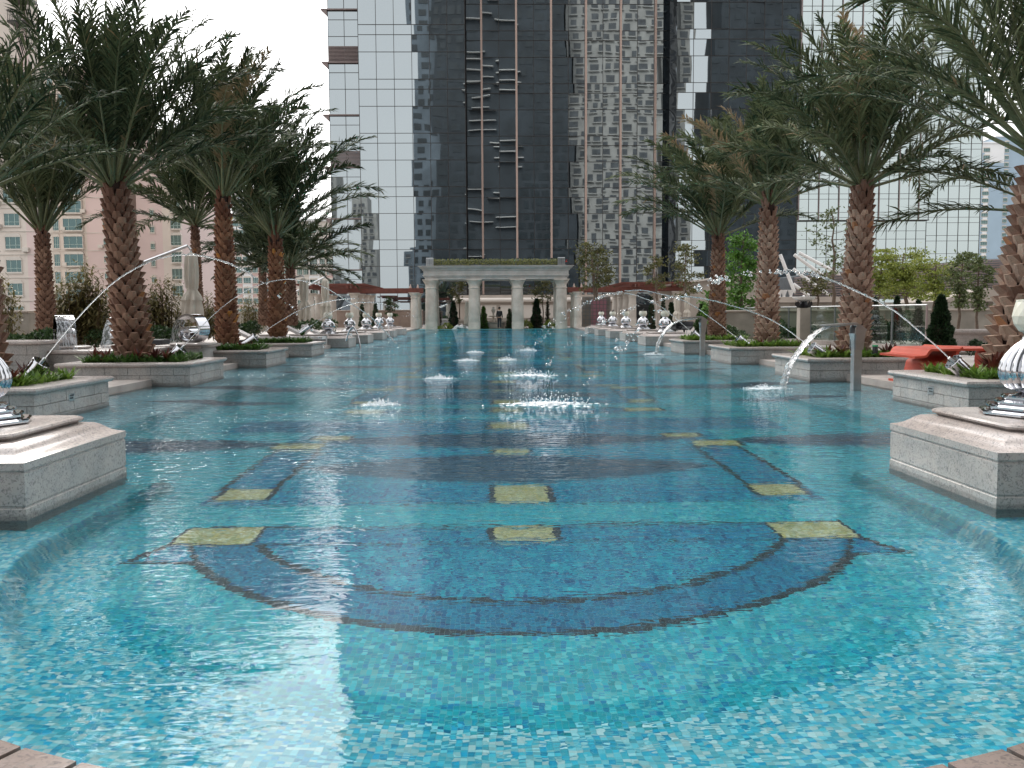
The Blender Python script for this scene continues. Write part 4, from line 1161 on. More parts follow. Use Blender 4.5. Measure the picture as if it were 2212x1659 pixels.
# far blocks
def far_block(x0, x1, Y, vtop, wall, win, cols, pitch, label, top=None, bands=()):
    t, xa, xb, zt = block(x0, x1, Y, Y+16, vtop, wall, bands, label)
    z = zt - pitch*.9
    n = 0
    for c, w_ in cols:
        x = X_at(c, Y); zz = z
        while zz > 0 and n < 96:
            put_window(t, win+str(w_), w_, pitch*.5, False, x, Y-.04, zz); zz -= pitch; n += 1
    mb = MB(); mb.box((xa-.4, Y-.5, zt), (xb+.4, Y+16.4, zt+.7)); mb.build('roof_parapet', M['wall_white'], t)
    if top:
        mb = MB()
        for k in range(9): mb.box((xa+2+k*1.6, Y+1, zt+.7), (xa+2.2+k*1.6, Y+1.2, zt+3.0))
        mb.box((xa+1.5, Y+.8, zt+3.0), (xa+2+8*1.6+.6, Y+4, zt+3.3)); mb.build('roof_pergola', M['wall_white'], t)
    return t
far_block(402, 478, 300, 498, 'wall_white', 'f1', [(412, 2.0), (425, 1.4), (440, 2.0), (455, 1.4), (468, 2.0)], 2.9, 'distant pale blue and white block behind the closed parasol', bands=[(407, 417, 'wall_blue', 498, 800), (434, 446, 'wall_blue', 498, 800), (463, 473, 'wall_blue', 498, 800)])
far_block(505, 556, 400, 420, 'wall_white', 'f2', [(512, 3), (524, 2), (537, 3), (549, 2)], 3.3, 'tallest distant white block, seen between two left palms', bands=[(519, 528, 'wall_blue', 420, 800)])
far_block(490, 600, 255, 540, 'wall_rose', 'f1', [(502, 2.0), (517, 1.4), (534, 2.0), (552, 1.4), (572, 2.0), (588, 1.4)], 2.9, 'distant rose block low behind the left palms', bands=[(524, 545, 'wall_white', 540, 800), (580, 596, 'wall_blue', 540, 800)])
far_block(600, 728, 245, 478, 'wall_cream', 'f1', [(612, 2.0), (630, 1.4), (648, 1.4), (661, 1.4), (678, 2.0), (697, 1.4), (714, 2.0)], 2.75, 'cream and pink block with a roof pergola beside the glass tower', top=True, bands=[(620, 640, 'wall_rose', 560, 800), (668, 690, 'wall_white', 478, 800), (704, 722, 'wall_rose', 590, 800)])
far_block(2112, 2160, 420, 310, 'wall_white', 'f1', [(2122, 3)], 3.3, 'distant blue and white tower right of the pale glass building', bands=[(2128, 2160, 'wall_blue', 352, 800), (2113, 2118, 'wall_blue', 330, 800)])
far_block(2140, 2330, 430, 296, 'wall_blue', 'f2', [(2150, 2), (2165, 2)], 3.3, 'distant blue glazed tower behind the massive right palm')

# ------------------------------------------------------------------ colonnade at the far end
def column(parent, x, y, z0, z1, r, name='column', mat='column'):
    H_ = z1-z0; mb = MB()
    mb.lathe((x, y, z0), [(r*1.0, 0), (r*1.0, H_*.28), (r*.985, H_*.281), (r*.985, H_*.284), (r*.99, H_*.285), (r*.93, H_*.62), (r*.915, H_*.621), (r*.915, H_*.624), (r*.925, H_*.625), (r*.86, H_*.845),
              (r*.98, H_*.85), (r*1.0, H_*.862), (r*.88, H_*.87), (r*.88, H_*.90), (r*.95, H_*.925), (r*1.2, H_*.965), (r*1.28, H_*.975), (r*1.28, H_*.985)], 24)
    mb.box((x-r*1.3, y-r*1.3, z0+H_*.985), (x+r*1.3, y+r*1.3, z1))
    return mb.build(name, M[mat], parent, smooth=35)
YC = 75.0; cxs = [at(p, 680, YC).x for p in (931.5, 1024.5, 1118.5, 1212.5)]
t = thing('stone_colonnade', ((cxs[0]+cxs[3])/2, YC+1.6, 0), 'grey stone colonnade of fat columns at the far end of the pool', 'colonnade')
zc = at(1072, 603.5, YC).z; ze = at(1072, 575, YC).z
for row in (0, 1):
    for x in cxs: column(t, x, YC + row*3.2, -.8, zc, .50)
ent = MB(); xm_ = (cxs[0]+cxs[3])/2; hw = (cxs[3]-cxs[0])/2; hh = ze-zc
ent.rects(xm_, YC+1.6, [(hw+.45, 2.05, zc), (hw+.45, 2.05, zc+hh*.17), (hw+.55, 2.15, zc+hh*.19), (hw+.55, 2.15, zc+hh*.24), (hw+.62, 2.22, zc+hh*.28), (hw+.62, 2.22, zc+hh*.33), (hw+.56, 2.16, zc+hh*.34),
    (hw+.56, 2.16, zc+hh*.64), (hw+.66, 2.26, zc+hh*.68), (hw+.66, 2.26, zc+hh*.73), (hw+.80, 2.4, zc+hh*.82), (hw+.88, 2.48, zc+hh*.88), (hw+.88, 2.48, zc+hh*.93), (hw+.98, 2.58, ze-.04), (hw+.98, 2.58, ze)])
ent.build('entablature', M['entablature'], t)
tr = MB(); tr.box((xm_-hw-.4, YC-.1, ze+.001), (xm_+hw+.4, YC+3.2, ze+.14)); tr.build('roof_tray', M['steel_dark'], t)
def leaf_mass(mb, boxes, n, sz, g=None):
    for (lo, hi) in boxes:
        for k in range(n):
            p = Vector([U(a, b) for a, b in zip(lo, hi)]); leaf(mb, p, sz)
def leaf(mb, p, sz, out=None, tint=None):
    d = Vector((U(-1, 1), U(-1, 1), U(-.6, 1)))
    if out is not None: d = d*.7+out
    d.normalize(); s = d.cross(Vector((U(-1, 1), U(-1, 1), U(-1, 1)))).normalized(); l = sz*U(.6, 1.3)
    nn = d.cross(s)*l*.12
    mb.add([p, p+d*l*.5+s*l*.28, p+d*l, p+d*l*.5-s*l*.28, p+d*l*.5+nn], [(0, 1, 4), (1, 2, 4), (2, 3, 4), (3, 0, 4)] if sz > .15 else [(0, 1, 2, 3)], 0, U(0, .92) if tint is None else tint)
hg = MB(); leaf_mass(hg, [((xm_-hw+.1, YC-.35, ze+.02), (xm_+hw-.1, YC+.35, ze+.56))], 5200, .11)
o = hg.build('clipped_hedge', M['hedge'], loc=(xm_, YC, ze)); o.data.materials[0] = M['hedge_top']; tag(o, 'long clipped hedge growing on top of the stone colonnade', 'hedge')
rl = MB(); zr = at(1072, 562.5, YC).z
rl.tube([(xm_-hw+.3, YC+.6, zr+.05), (xm_+hw-.3, YC+.6, zr+.05)], .03, 6)
for k in range(7): rl.tube([(xm_-hw+.4+k*(2*hw-.8)/6, YC+.6, ze), (xm_-hw+.4+k*(2*hw-.8)/6, YC+.6, zr+.05)], .02, 5)
o = rl.build('light_bar', M['steel_dark'], loc=(xm_, YC, ze)); tag(o, 'thin grey metal bar running above the colonnade hedge', 'light bar')
for px, nm in ((928.5, 'left'), (1212.5, 'right')):
    x = at(px, 567, YC-.5).x; t = thing('floodlight', (x, YC-.5, ze), 'square grey floodlight box on the %s end of the colonnade top' % nm, 'floodlight', 'floodlights on the colonnade')
    mb = MB(); mb.rects(x, YC-.5, [(.29, .12, ze+.02), (.30, .14, ze+.05), (.30, .14, ze+.64), (.27, .12, ze+.66)]); mb.build('housing', M['steel'], t)
    mb = MB()
    for k in range(4): mb.box((x-.2, YC-.66, ze+.2+k*.09), (x+.22, YC-.641, ze+.225+k*.09))
    mb.box((x-.02, YC-.67, ze+.12), (x+.01, YC-.641, ze+.55)); mb.build('grille', M['steel_dark'], t)
fl = MB()
for k in range(26): leaf(fl, Vector((at(1221, 0, YC).x+U(-.12, .12), YC-.3+U(-.1, .1), ze+.35+U(-.1, .15))), .1)
o = fl.build('red_flowers', M['red_cloth'], loc=(at(1221, 0, YC).x, YC, ze)); tag(o, 'small red flowers at the right end of the colonnade hedge', 'flowers')

# ------------------------------------------------------------------ side pergolas
for sd_, nm, row1, row2, bx0, bx1 in ((-1, 'left', 671, 765, 690, 914), (1, 'right', 1366, 1461, 1226, 1476)):
    xa = at(row1, 650, 74).x; xb = at(row2, 650, 74).x; xe = at(895 if sd_ < 0 else 1248, 650, 74).x
    t = thing('garden_pergola', ((xa+xb)/2, 74, 0), 'red beamed pergola on stone columns, %s of the colonnade' % nm, 'pergola', 'red beamed pergolas')
    zt = at(765, 633, 74).z
    for x in (xa, xb):
        for k in range(4): column(t, x, 74+k*3.4, .1, zt, .34)
    for k in range(2): column(t, xe, 74+k*3.4, .1, zt, .32)
    mb = MB()
    for yy in (73.8, 77.4): mb.box((X_at(bx0, yy), yy-.12, zt+.02), (X_at(bx1, yy), yy+.12, zt+.36))
    mb.build('cross_beam', M['red_wood'], t)
    mb = MB()
    for x in (xa, xb):
        for dx in (-.35, .35): mb.box((x+dx-.08, 72.6, zt+.365), (x+dx+.08, 86, zt+.60))
    mb.build('long_beam', M['red_wood'], t)
    mb = MB(); x_0, x_1 = min(xa, xb)-1.0, max(xa, xb)+1.0
    for k in range(34): mb.box((x_0, 72.9+k*.38, zt+.605), (x_1, 72.98+k*.38, zt+.74))
    mb.build('slat_roof', M['red_wood'], t)
    mb = MB()
    for x in (xa, xb, xe):
        for dx in (-.3, .3): mb.lathe((x+dx, 74, zt+.37), [(.10, 0), (.10, .05), (.02, .32)], 4)
    mb.build('finial', M['fin'], t)

# ------------------------------------------------------------------ terrace behind the colonnade
t = thing('terrace_wall', (at(1130, 680, 90).x, 90, 0), 'beige terrace wall with a rounded white cornice behind the colonnade', 'wall')
xa, xb = X_at(978, 90), X_at(1330, 90)
z = lambda v, Y=90: at(1130, v, Y).z
mb = MB(); mb.box((xa, 90.3, -.6), (xb, 92, z(637))); mb.build('upper_wall', M['beige'], t)
mb = MB(); mb.tube([(xa, 90, z(648)), (xb, 90, z(648))], .23, 16); mb.build('cornice_roll', M['wall_cream'], t, smooth=50)
mb = MB()
for (a, b_) in ((1003, 1072), (1080, 1150), (1158, 1225), (1235, 1310)): mb.box((X_at(a, 90), 90.22, z(687)), (X_at(b_, 90), 90.298, z(659)))
mb.build('wall_panel', M['wall_cream'], t)
mb = MB()
for v0, v1 in ((690, 693), (697, 699), (704, 706)): mb.box((xa, 89.9, z(v1)), (xb, 90.219, z(v0)))
mb.build('ledge_course', M['beige_dark'], t)
def low_wall(px0, px1, Y, vt, label, mat='beige_dark', cap='beige', th=.4, z0=-.4, name='garden_wall'):
    xa, xb = X_at(px0, Y, vt), X_at(px1, Y, vt); zt = at((px0+px1)/2, vt, Y).z
    t = thing(name, ((xa+xb)/2, Y, 0), label, 'wall')
    mb = MB(); mb.box((xa, Y, z0), (xb, Y+th, zt-.09)); mb.build('masonry', M[mat], t)
    mb = MB(); mb.rects((xa+xb)/2, Y+th/2, [((xb-xa)/2+.02, th/2+.04, zt-.089), ((xb-xa)/2+.05, th/2+.07, zt-.06), ((xb-xa)/2+.05, th/2+.07, zt-.02), ((xb-xa)/2+.03, th/2+.05, zt)]); mb.build('coping', M[cap], t)
M['brown_wall'] = simple('brown_brick_wall', (.27, .20, .16), .85, var=.2, scale=1.5)
low_wall(700, 912, 88, 669.5, 'brown brick wall with pale coping behind the left pergola', 'brown_wall')
low_wall(1225, 1345, 89, 672, 'low brown wall behind the right pergola trellis', 'brown_wall')
# lattice screen with pink panel
t = thing('lattice_screen', (X_at(1286, 80), 80, 0), 'grey square lattice screen over a pink panel, right pergola', 'screen')
xa, xb = X_at(1258, 80), X_at(1318, 80); z0_, z1_ = -.3, at(1286, 642, 80).z
mb = MB(); mb.box((X_at(1278, 80), 80.1, z0_), (X_at(1312, 80), 80.16, z1_-.2)); mb.build('pink_panel', simple('pink_panel', (.55, .25, .30), .6), t)
mb = MB()
for k in range(9): mb.box((xa+(xb-xa)*k/8-.025, 79.95, z0_), (xa+(xb-xa)*k/8+.025, 80.0, z1_))
for k in range(8): mb.box((xa, 79.96, z1_-k*.33), (xb, 79.99, z1_-k*.33+.045))
mb.build('lattice', M['steel_dark'], t)
mb = MB(); mb.box((xa, 80.2, z0_), (xb, 80.3, z1_)); mb.build('backing', M['beige_dark'], t)

# parapet along the left deck
t = thing('parapet_wall', (-17.2, 45, 0), 'long beige parapet wall behind the bamboo on the left', 'wall')
zt = 1.52
mb = MB()
for k in range(26):
    y0 = 14+k*2.7
    for r_ in range(3):
        off = 1.35*(r_ % 2); mb.box((-17.4, y0+off, -.1+r_*.52), (-17.0, y0+2.69+off, .415+r_*.52 if r_ < 2 else zt-.13))
mb.build('masonry', M['beige_dark'], t)
mb = MB(); mb.box((-17.5, 14, zt-.125), (-16.9, 86, zt-.06)); mb.box((-17.56, 14, zt-.0595), (-16.84, 86, zt)); mb.build('coping', M['beige'], t)
low_wall(-300, 60, 30.0, 671, 'parapet return wall at the far left behind the hedge', 'beige_dark')
# right: ramp wall, terrace slab, struts, louvred roof
t = thing('ramp_wall', (X_at(1510, 74), 74, 0), 'pale sloping ramp wall behind the thin bronze trees', 'wall')
mb = MB(); mb.prism([(X_at(1425, 74), -.5), (X_at(1640, 74), -.5), (X_at(1640, 74), at(1600, 585, 74).z), (X_at(1536, 74), at(1536, 601, 74).z), (X_at(1425, 74), at(1425, 618, 74).z)], 74.2, 75)
mb.build('concrete', M['beige'], t)
mb = MB(); mb.prism([(X_at(1425, 74), at(1425, 621, 74).z), (X_at(1640, 74), at(1600, 588, 74).z), (X_at(1640, 74), at(1600, 584, 74).z), (X_at(1425, 74), at(1425, 617, 74).z)], 73.9, 74.19); mb.build('coping', M['wall_cream'], t)
t = thing('terrace_block', (X_at(1780, 64), 64, 0), 'beige terrace slab under the white struts on the right', 'terrace')
z = lambda v: at(1780, v, 64).z
mb = MB(); mb.box((X_at(1640, 64), 64, z(653)), (X_at(1890, 64), 70, z(641))); mb.build('slab', M['beige'], t)
mb = MB(); mb.box((X_at(1640, 64), 64.4, -.5), (X_at(2260, 64), 70, z(654))); mb.build('base_wall', M['beige_dark'], t)
mb = MB()
for p in (1687, 1697, 1712): mb.lathe((X_at(p, 64), 64.3, z(641)), [(.12, 0), (.10, .1), (.25, .5), (.22, .5)], 10)
mb.build('white_pots', M['white_steel'], t)
for k, (a, b_) in enumerate((((1684.6, 548), (1717.6, 634)), ((1714, 549), (1800, 612)), ((1724, 545), (1816, 594)), ((1712, 580), (1794, 640)), ((1713, 613), (1749, 640)))):
    p, q = at(*a, 66), at(*b_, 66); mb = MB(); n_ = 6
    mb.tube([p.lerp(q, .02), p.lerp(q, .04), p.lerp(q, .94)], .125, 14); mb.tube([p.lerp(q, .94), p.lerp(q, 1.0)], [.10, .03], 10)
    o = mb.build('steel_strut', M['white_steel'], smooth=50, loc=q)
    tag(o, ['steepest white steel strut, in front of the dark pier', 'middle long white strut of the slanted fan', 'topmost white strut of the slanted fan', 'third white strut down, ending at the terrace slab', 'shortest white strut, lowest of the fan'][k], 'strut', 'slanted white struts')
t = thing('louvred_roof', (X_at(1950, 72), 72, 0), 'long curved roof of brown horizontal slats behind the yellow green trees', 'roof')
mb = MB(); bk = MB(); ns = 30
tops = [(1715, 598), (1760, 590), (1820, 586), (1880, 584), (1940, 580), (2000, 572), (2060, 565), (2120, 560), (2212, 556), (2300, 554)]
for i in range(len(tops)-1):
    (a, va), (b_, vb) = tops[i], tops[i+1]; Ya, Yb = 72-.0*i, 72
    pa, pb = at(a, va, 72), at(b_, vb, 72); h_ = pa.z-at(a, 643, 72).z
    zb_ = at(a, 643, 72).z
    nz = int(h_/.17)
    for k in range(nz):
        f0 = k/nz; za = zb_+(pa.z-zb_)*f0; zb2 = zb_+(pb.z-zb_)*f0
        mb.add([(pa.x, 71.8, za), (pb.x, 71.8, zb2), (pb.x, 71.8, zb2+.09), (pa.x, 71.8, za+.09), (pa.x, 72.0, za+.02), (pb.x, 72.0, zb2+.02), (pb.x, 72.0, zb2+.11), (pa.x, 72.0, za+.11)], [(0, 1, 2, 3), (3, 2, 6, 7), (0, 4, 5, 1), (4, 7, 6, 5)])
    bk.prism([(pa.x, zb_), (pb.x, zb_), (pb.x, pb.z), (pa.x, pa.z)], 72.3, 80)
mb.build('slats', M['louvre'], t); bk.build('roof_body', M['steel_dark'], t)
# ------------------------------------------------------------------ trees, hedges and bamboo
def tree(px, vb, vt, wpx, Y, mat, label, cat='tree', nleaf=900, leafsz=.10, stems=1, trunk_r=.05, bare=.35, name='garden_tree', group=None, seed=0, layers=None, clusters=26, cr=.5):
    b = at(px, vb, Y); tp = at(px, vt, Y); H_ = tp.z-b.z; W = wpx/F*Y/2
    g = random.Random(seed or int(px)); u = g.uniform
    t = thing(name, b, label, cat, group)
    tr_ = MB(); lf = MB(); cl = []
    for s in range(stems):
        o0 = Vector((u(-.1, .1)*(stems > 1), u(-.1, .1)*(stems > 1), 0))
        topp = b + Vector((u(-.15, .15)*W, u(-.3, .3)*W, H_*.92)) + o0*4
        pts = [b+o0]; nseg = 7
        for k in range(1, nseg+1):
            pts.append((b+o0).lerp(topp, k/nseg) + Vector((u(-1, 1), u(-1, 1), 0))*.05*W)
        tr_.tube(pts, [trunk_r*(1-.8*k/nseg)+.006 for k in range(nseg+1)], 7)
        for k in range(clusters//stems):
            f = bare + (1-bare)*(k+.5)/(clusters//stems); i = min(nseg-1, int(f*nseg)); p0 = pts[i].lerp(pts[i+1], f*nseg-i)
            a = u(0, 2*PI); prof = math.sin(PI*min(1, (f-bare)/(1-bare)*.82+.16))**.6 if layers is None else (.55+.45*math.sin(f*layers))
            rr = W*prof*u(.45, 1.0)
            c = p0 + Vector((math.cos(a)*rr, math.sin(a)*rr, rr*u(.1, .45)*(.3 if layers else 1)))
            if c.z > tp.z: c.z = tp.z - u(0, .1)*H_
            m_ = p0.lerp(c, .5) + Vector((0, 0, -.05*rr))
            tr_.tube([p0, m_, c], [trunk_r*.35*(1-.6*f), trunk_r*.22*(1-.5*f), .006], 5)
            for q in range(2):
                e = c + Vector((u(-1, 1), u(-1, 1), u(-.5, .8)))*W*.28
                tr_.tube([m_.lerp(c, .6), e], [.008, .004], 4); cl.append(e)
            cl.append(c)
    for k in range(nleaf):
        c = cl[g.randrange(len(cl))]; rr = W*cr*abs(g.gauss(0, .5)); a = u(0, 2*PI)
        p = c + Vector((math.cos(a)*rr, math.sin(a)*rr, u(-.45, .6)*rr*(.35 if layers else 1)))
        leaf(lf, p, leafsz)
    tr_.build('trunk', M['bark'], t); lf.build('crown', M[mat], t)
    return t
def conifer(px, vb, vt, wpx, Y, label, nleaf=1500, leafsz=.10, mat='cypress', group='clipped conifers', col_=False):
    b = at(px, vb, Y); tp = at(px, vt, Y); H_ = tp.z-b.z; W = wpx/F*Y/2
    t = thing('clipped_conifer', b, label, 'conifer', group)
    prof = lambda f: (1-f)**.75*(.88+.12*math.sin(f*23)) if not col_ else (1-f**3)*.9
    c = MB(); c.lathe(b, [(W*.80*prof(f/8), H_*f/8) for f in range(8)]+[(.01, H_*.97)], 12); c.build('stem_core', M['soil'], t)
    lf = MB()
    for k in range(nleaf):
        f = U(0, 1)**1.25; a = U(0, 2*PI); r = W*prof(f)*U(.74, 1.08)
        out = Vector((math.cos(a), math.sin(a), .5)); leaf(lf, b+Vector((math.cos(a)*r, math.sin(a)*r, f*H_)), leafsz, out*.9)
    lf.build('foliage', M[mat], t)
def bush(px, vb, vt, wpx, Y, mat, label, n=900, sz=.09, cat='shrub', name='leafy_shrub', dep=None):
    b = at(px, vb, Y); tp = at(px, vt, Y); H_ = tp.z-b.z; W = wpx/F*Y/2; D = dep or min(W, .8); lf = MB()
    for k in range(n):
        x = U(-1, 1); h_ = H_*(.78+.22*math.sin(x*W*5+px))*(1-.35*abs(x)**4); yy = U(-1, 1)
        top = h_*math.sqrt(max(0, 1-yy*yy*.6)); zz = top*(1-U(0, 1)**2.2)
        leaf(lf, b+Vector((x*W, yy*D, zz)), sz)
    o = lf.build(name, M[mat], loc=b); tag(o, label, cat)
def bamboo(px, vb, vt, wpx, Y, label, stems=26, n=1500, sz=.19):
    b = at(px, vb, Y); tp = at(px, vt, Y); H_ = tp.z-b.z; W = wpx/F*Y/2
    t = thing('bamboo_clump', b, label, 'bamboo', 'bamboo clumps along the left parapet'); st = MB(); lf = MB(); P = []
    for k in range(stems):
        x = rnd.gauss(0, .42)*W; y = U(-.5, .5); h_ = H_*U(.5, 1)*(1-.35*abs(x/W)); lx = x*U(.2, .9)
        pts = [b+Vector((x+lx*(j/5)**2*.6, y, h_*j/5)) for j in range(6)]
        st.tube(pts, [.018, .016, .014, .010, .007, .003], 5, 0, U(0, 1))
        for q in range(int(1.7*n/stems)):
            f = U(.12, 1); i = min(4, int(f*5)); p = pts[i].lerp(pts[i+1], f*5-i)
            P.append(p + Vector((U(-1, 1), U(-1, 1), U(-.6, .5)))*.30)
    for p in P:
        d = Vector((U(-1, 1), U(-1, 1), U(-.9, .4))).normalized(); s = d.cross(Vector((0, 0, 1))); l = sz*U(.7, 1.3)
        if s.length > .01:
            s.normalize(); lf.add([p, p+d*l*.4+s*l*.15, p+d*l, p+d*l*.4-s*l*.15], [(0, 1, 2, 3)], 0, U(0, .92))
    st.build('canes', M['bamboo'], t); lf.build('leaves', M['bamboo_leaf'], t)
bamboo(8, 745, 545, 50, 26, 'bamboo clump at the left edge of the photo', 16, 800)
bamboo(178, 745, 560, 110, 26.5, 'wide bamboo clump between the two nearest left trunks', 46, 4200)
bamboo(355, 742, 585, 105, 31, 'bamboo clump right of the thick palm trunk', 38, 3000)
bamboo(455, 730, 605, 45, 38, 'bamboo behind the closed parasol and reddish trunk', 18, 1100)
bamboo(545, 725, 615, 40, 44, 'farthest bamboo clump, left of the slender palm', 16, 1000, .18)
bush(75, 752, 712, 110, 22.5, 'hedge', 'dark hedge under the palm behind the left basin', 3000, .10, 'hedge', 'low_hedge')
bush(222, 750, 712, 60, 26, 'hedge', 'small green shrub at the foot of the wide bamboo', 900, .09)
bush(375, 738, 702, 90, 28, 'hedge', 'dark hedge behind the steel spiral fountain', 1800, .11, 'hedge', 'low_hedge')
bush(520, 722, 692, 70, 38, 'hedge', 'green hedge between the reddish and slender palms', 1500, .13, 'hedge', 'low_hedge')
bush(668, 712, 686, 110, 44, 'hedge', 'green hedge behind the white loungers', 1600, .14, 'hedge', 'low_hedge')
# right side trees
tree(1288, 650, 528, 78, 64, 'olive', 'bronze leaved tree standing right of the colonnade', nleaf=2600, leafsz=.17, stems=3, trunk_r=.07, bare=.2, clusters=36)
tree(1422, 655, 552, 50, 60, 'olive', 'small bronze leaved tree behind the right pergola', nleaf=1000, leafsz=.15, stems=2, trunk_r=.05, bare=.3)
tree(1482, 700, 515, 66, 52, 'olive', 'tall bronze leaved tree left of the slimmest right palm', nleaf=1900, leafsz=.14, trunk_r=.07, bare=.32, clusters=34)
tree(1600, 722, 498, 84, 40, 'bright_leaf', 'bright green tree between the two middle right palms', nleaf=4200, leafsz=.15, trunk_r=.12, bare=.15, clusters=40, cr=.6)
tree(1530, 720, 625, 40, 36, 'bright_leaf', 'small bright green tree behind the slimmest right palm trunk', nleaf=700, leafsz=.12, trunk_r=.05, bare=.2)
tree(1800, 665, 440, 105, 40, 'grey_leaf', 'sparse tree behind the tall palm in front of the pale building', nleaf=850, leafsz=.14, trunk_r=.08, bare=.25, clusters=22, cr=.35)
tree(1768, 668, 590, 60, 38, 'olive', 'small dark tree below the white struts', nleaf=700, leafsz=.12, trunk_r=.05, bare=.3)
tree(1895, 672, 545, 98, 36, 'yellow_leaf', 'yellow green tree immediately right of the tall palm trunk', nleaf=2400, leafsz=.11, trunk_r=.06, bare=.3, layers=9, clusters=30)
tree(1958, 680, 536, 136, 34, 'yellow_leaf', 'widest yellow green tree above the glass balustrade', nleaf=5600, leafsz=.10, trunk_r=.08, bare=.28, layers=8, clusters=40)
tree(2018, 685, 558, 106, 32, 'yellow_leaf', 'yellow green tree above the dark conifer', nleaf=2600, leafsz=.10, trunk_r=.06, bare=.3, layers=8, clusters=32)
tree(2068, 735, 532, 74, 28, 'grey_leaf', 'thin layered tree left of the massive palm trunk', nleaf=1900, leafsz=.10, trunk_r=.05, bare=.38, layers=10, clusters=30)
tree(2108, 735, 545, 66, 27, 'grey_leaf', 'second thin layered tree, touching the massive palm trunk', nleaf=1500, leafsz=.10, trunk_r=.045, bare=.38, layers=10, clusters=26)
tree(993, 690, 604, 34, 80, 'olive', 'staked young tree behind the second colonnade column', nleaf=420, leafsz=.2, trunk_r=.06, bare=.4, clusters=14)
tree(1172, 700, 600, 48, 80, 'olive', 'young tree behind the right bay of the colonnade', nleaf=600, leafsz=.2, trunk_r=.06, bare=.4, clusters=18)
tree(845, 700, 640, 26, 84, 'hedge', 'small dark tree behind the left pergola end', nleaf=500, leafsz=.2, trunk_r=.05, bare=.2, clusters=14)
for a in ((980, 712, 651, 26, 78, 'cone shaped conifer in the left bay of the colonnade', 1500, .14),
          (1045, 712, 663, 20, 78, 'light green conifer beside the person at the far end', 1200, .14, 'bright_leaf'),
          (1101, 712, 668, 17, 78, 'conifer against the third colonnade column', 900, .13, 'hedge'),
          (1159, 712, 646, 30, 78, 'largest cone shaped conifer behind the colonnade', 2000, .15),
          (1183, 712, 650, 9, 79, 'narrow pencil conifer in the right bay of the colonnade', 600, .12, 'cypress', 'clipped conifers', True),
          (948, 712, 664, 12, 79, 'thin conifer beside the first colonnade column', 500, .12),
          (783, 706, 658, 15, 70, 'conifer behind the silver urns, left of its twin', 700, .14),
          (812, 706, 657, 17, 70, 'conifer behind the silver urns, right of its twin', 700, .14),
          (1407, 712, 643, 15, 60, 'dark conifer behind the nearest urn of the far right row', 900, .13),
          (1432, 712, 640, 12, 62, 'dark narrow conifer left of the closed cream parasols', 700, .13),
          (1450, 716, 655, 24, 52, 'dark conifer behind the pair of closed parasols', 1200, .13),
          (1518, 728, 655, 44, 40, 'broad dark conifer behind the small steel spout', 2000, .12, 'hedge'),
          (2030, 752, 640, 62, 23.6, 'big dark topiary cone beside the end of the glass balustrade', 5200, .085, 'cypress'),
          (1936, 735, 642, 32, 30, 'topiary cone behind the middle of the glass balustrade', 1600, .09, 'cypress'),
          (1982, 735, 650, 24, 30, 'topiary cone behind the right end of the glass balustrade', 1200, .09, 'cypress'),
          (1888, 735, 643, 26, 31, 'topiary cone behind the glass, beside the tall palm trunk', 1200, .09, 'cypress')):
    conifer(*a)
bush(962, 713, 698, 34, 76.5, 'yellow_leaf', 'low yellow green shrub at the left colonnade bay', 300, .16)
bush(1190, 713, 692, 34, 76.5, 'yellow_leaf', 'yellow green shrub at the right colonnade bay', 400, .16)
bush(1140, 713, 690, 20, 77, 'yellow_leaf', 'yellow shrub beside the largest conifer', 260, .16)
bush(1700, 745, 690, 120, 35.5, 'hedge', 'hedge seen through the left panels of the balustrade', 2600, .12, 'hedge', 'low_hedge')
bush(1935, 742, 672, 170, 31.5, 'hedge', 'dark hedge seen through the right panels of the balustrade', 3600, .11, 'hedge', 'low_hedge')
bush(2105, 720, 672, 60, 40, 'bright_leaf', 'green shrub under the far canopy on the right', 700, .12)
bush(2115, 768, 722, 40, 21, 'cypress', 'dark shrub left of the massive palm base', 900, .07)
bush(1580, 735, 700, 60, 34, 'hedge', 'hedge behind the third right planter', 1000, .11, 'hedge', 'low_hedge')

# ------------------------------------------------------------------ glass balustrade on the right deck
f0 = at(2000, 750, 26.2); f1 = at(1740, 732, 33.5); f0.z = .30; f1.z = .30
dirv = (f1-f0); dirv.z = 0; f2 = f0 + dirv*1.9
t = thing('glass_balustrade', f0, 'frameless glass balustrade with thin steel rail on a granite kerb', 'balustrade')
nP = 8
for k in range(nP):
    a = f0.lerp(f2, (k+.01)/nP); b_ = f0.lerp(f2, (k+.99)/nP)
    mb = MB(); n_ = Vector((dirv.y, -dirv.x, 0)).normalized()*.01
    zt = 1.46
    mb.add([a-n_, b_-n_, b_+n_, a+n_] + [Vector((q.x, q.y, zt)) for q in (a-n_, b_-n_, b_+n_, a+n_)], [(0, 3, 2, 1), (4, 5, 6, 7), (0, 1, 5, 4), (1, 2, 6, 5), (2, 3, 7, 6), (3, 0, 4, 7)])
    mb.build('glass_panel', M['clear_glass'], t)
for k in range(nP+1):
    a = f0.lerp(f2, k/nP); mb = MB(); mb.box((a.x-.025, a.y-.025, .28), (a.x+.025, a.y+.025, 1.47)); mb.build('post', M['steel_dark'] if k else M['louvre'], t)
mb = MB(); mb.tube([f0+Vector((0, 0, 1.18)), f2+Vector((0, 0, 1.18))], .022, 8); mb.build('rail', M['steel'], t)
mb = MB(); n_ = Vector((dirv.y, -dirv.x, 0)).normalized()*.22; e0 = f0-dirv*.6
q = [e0-n_, f2-n_, f2+n_, e0+n_]
mb.slab([(p.x, p.y) for p in q], .10, .27); mb.build('kerb', M['granite_top'], t)
low_wall(1560, 2240, 37.0, 668, 'beige garden wall behind the hedges of the right balustrade', 'beige_dark', z0=0)
low_wall(2045, 2300, 24.0, 757, 'low curved bench wall beside the orange bench', 'granite', 'granite_top', th=.7, z0=0)
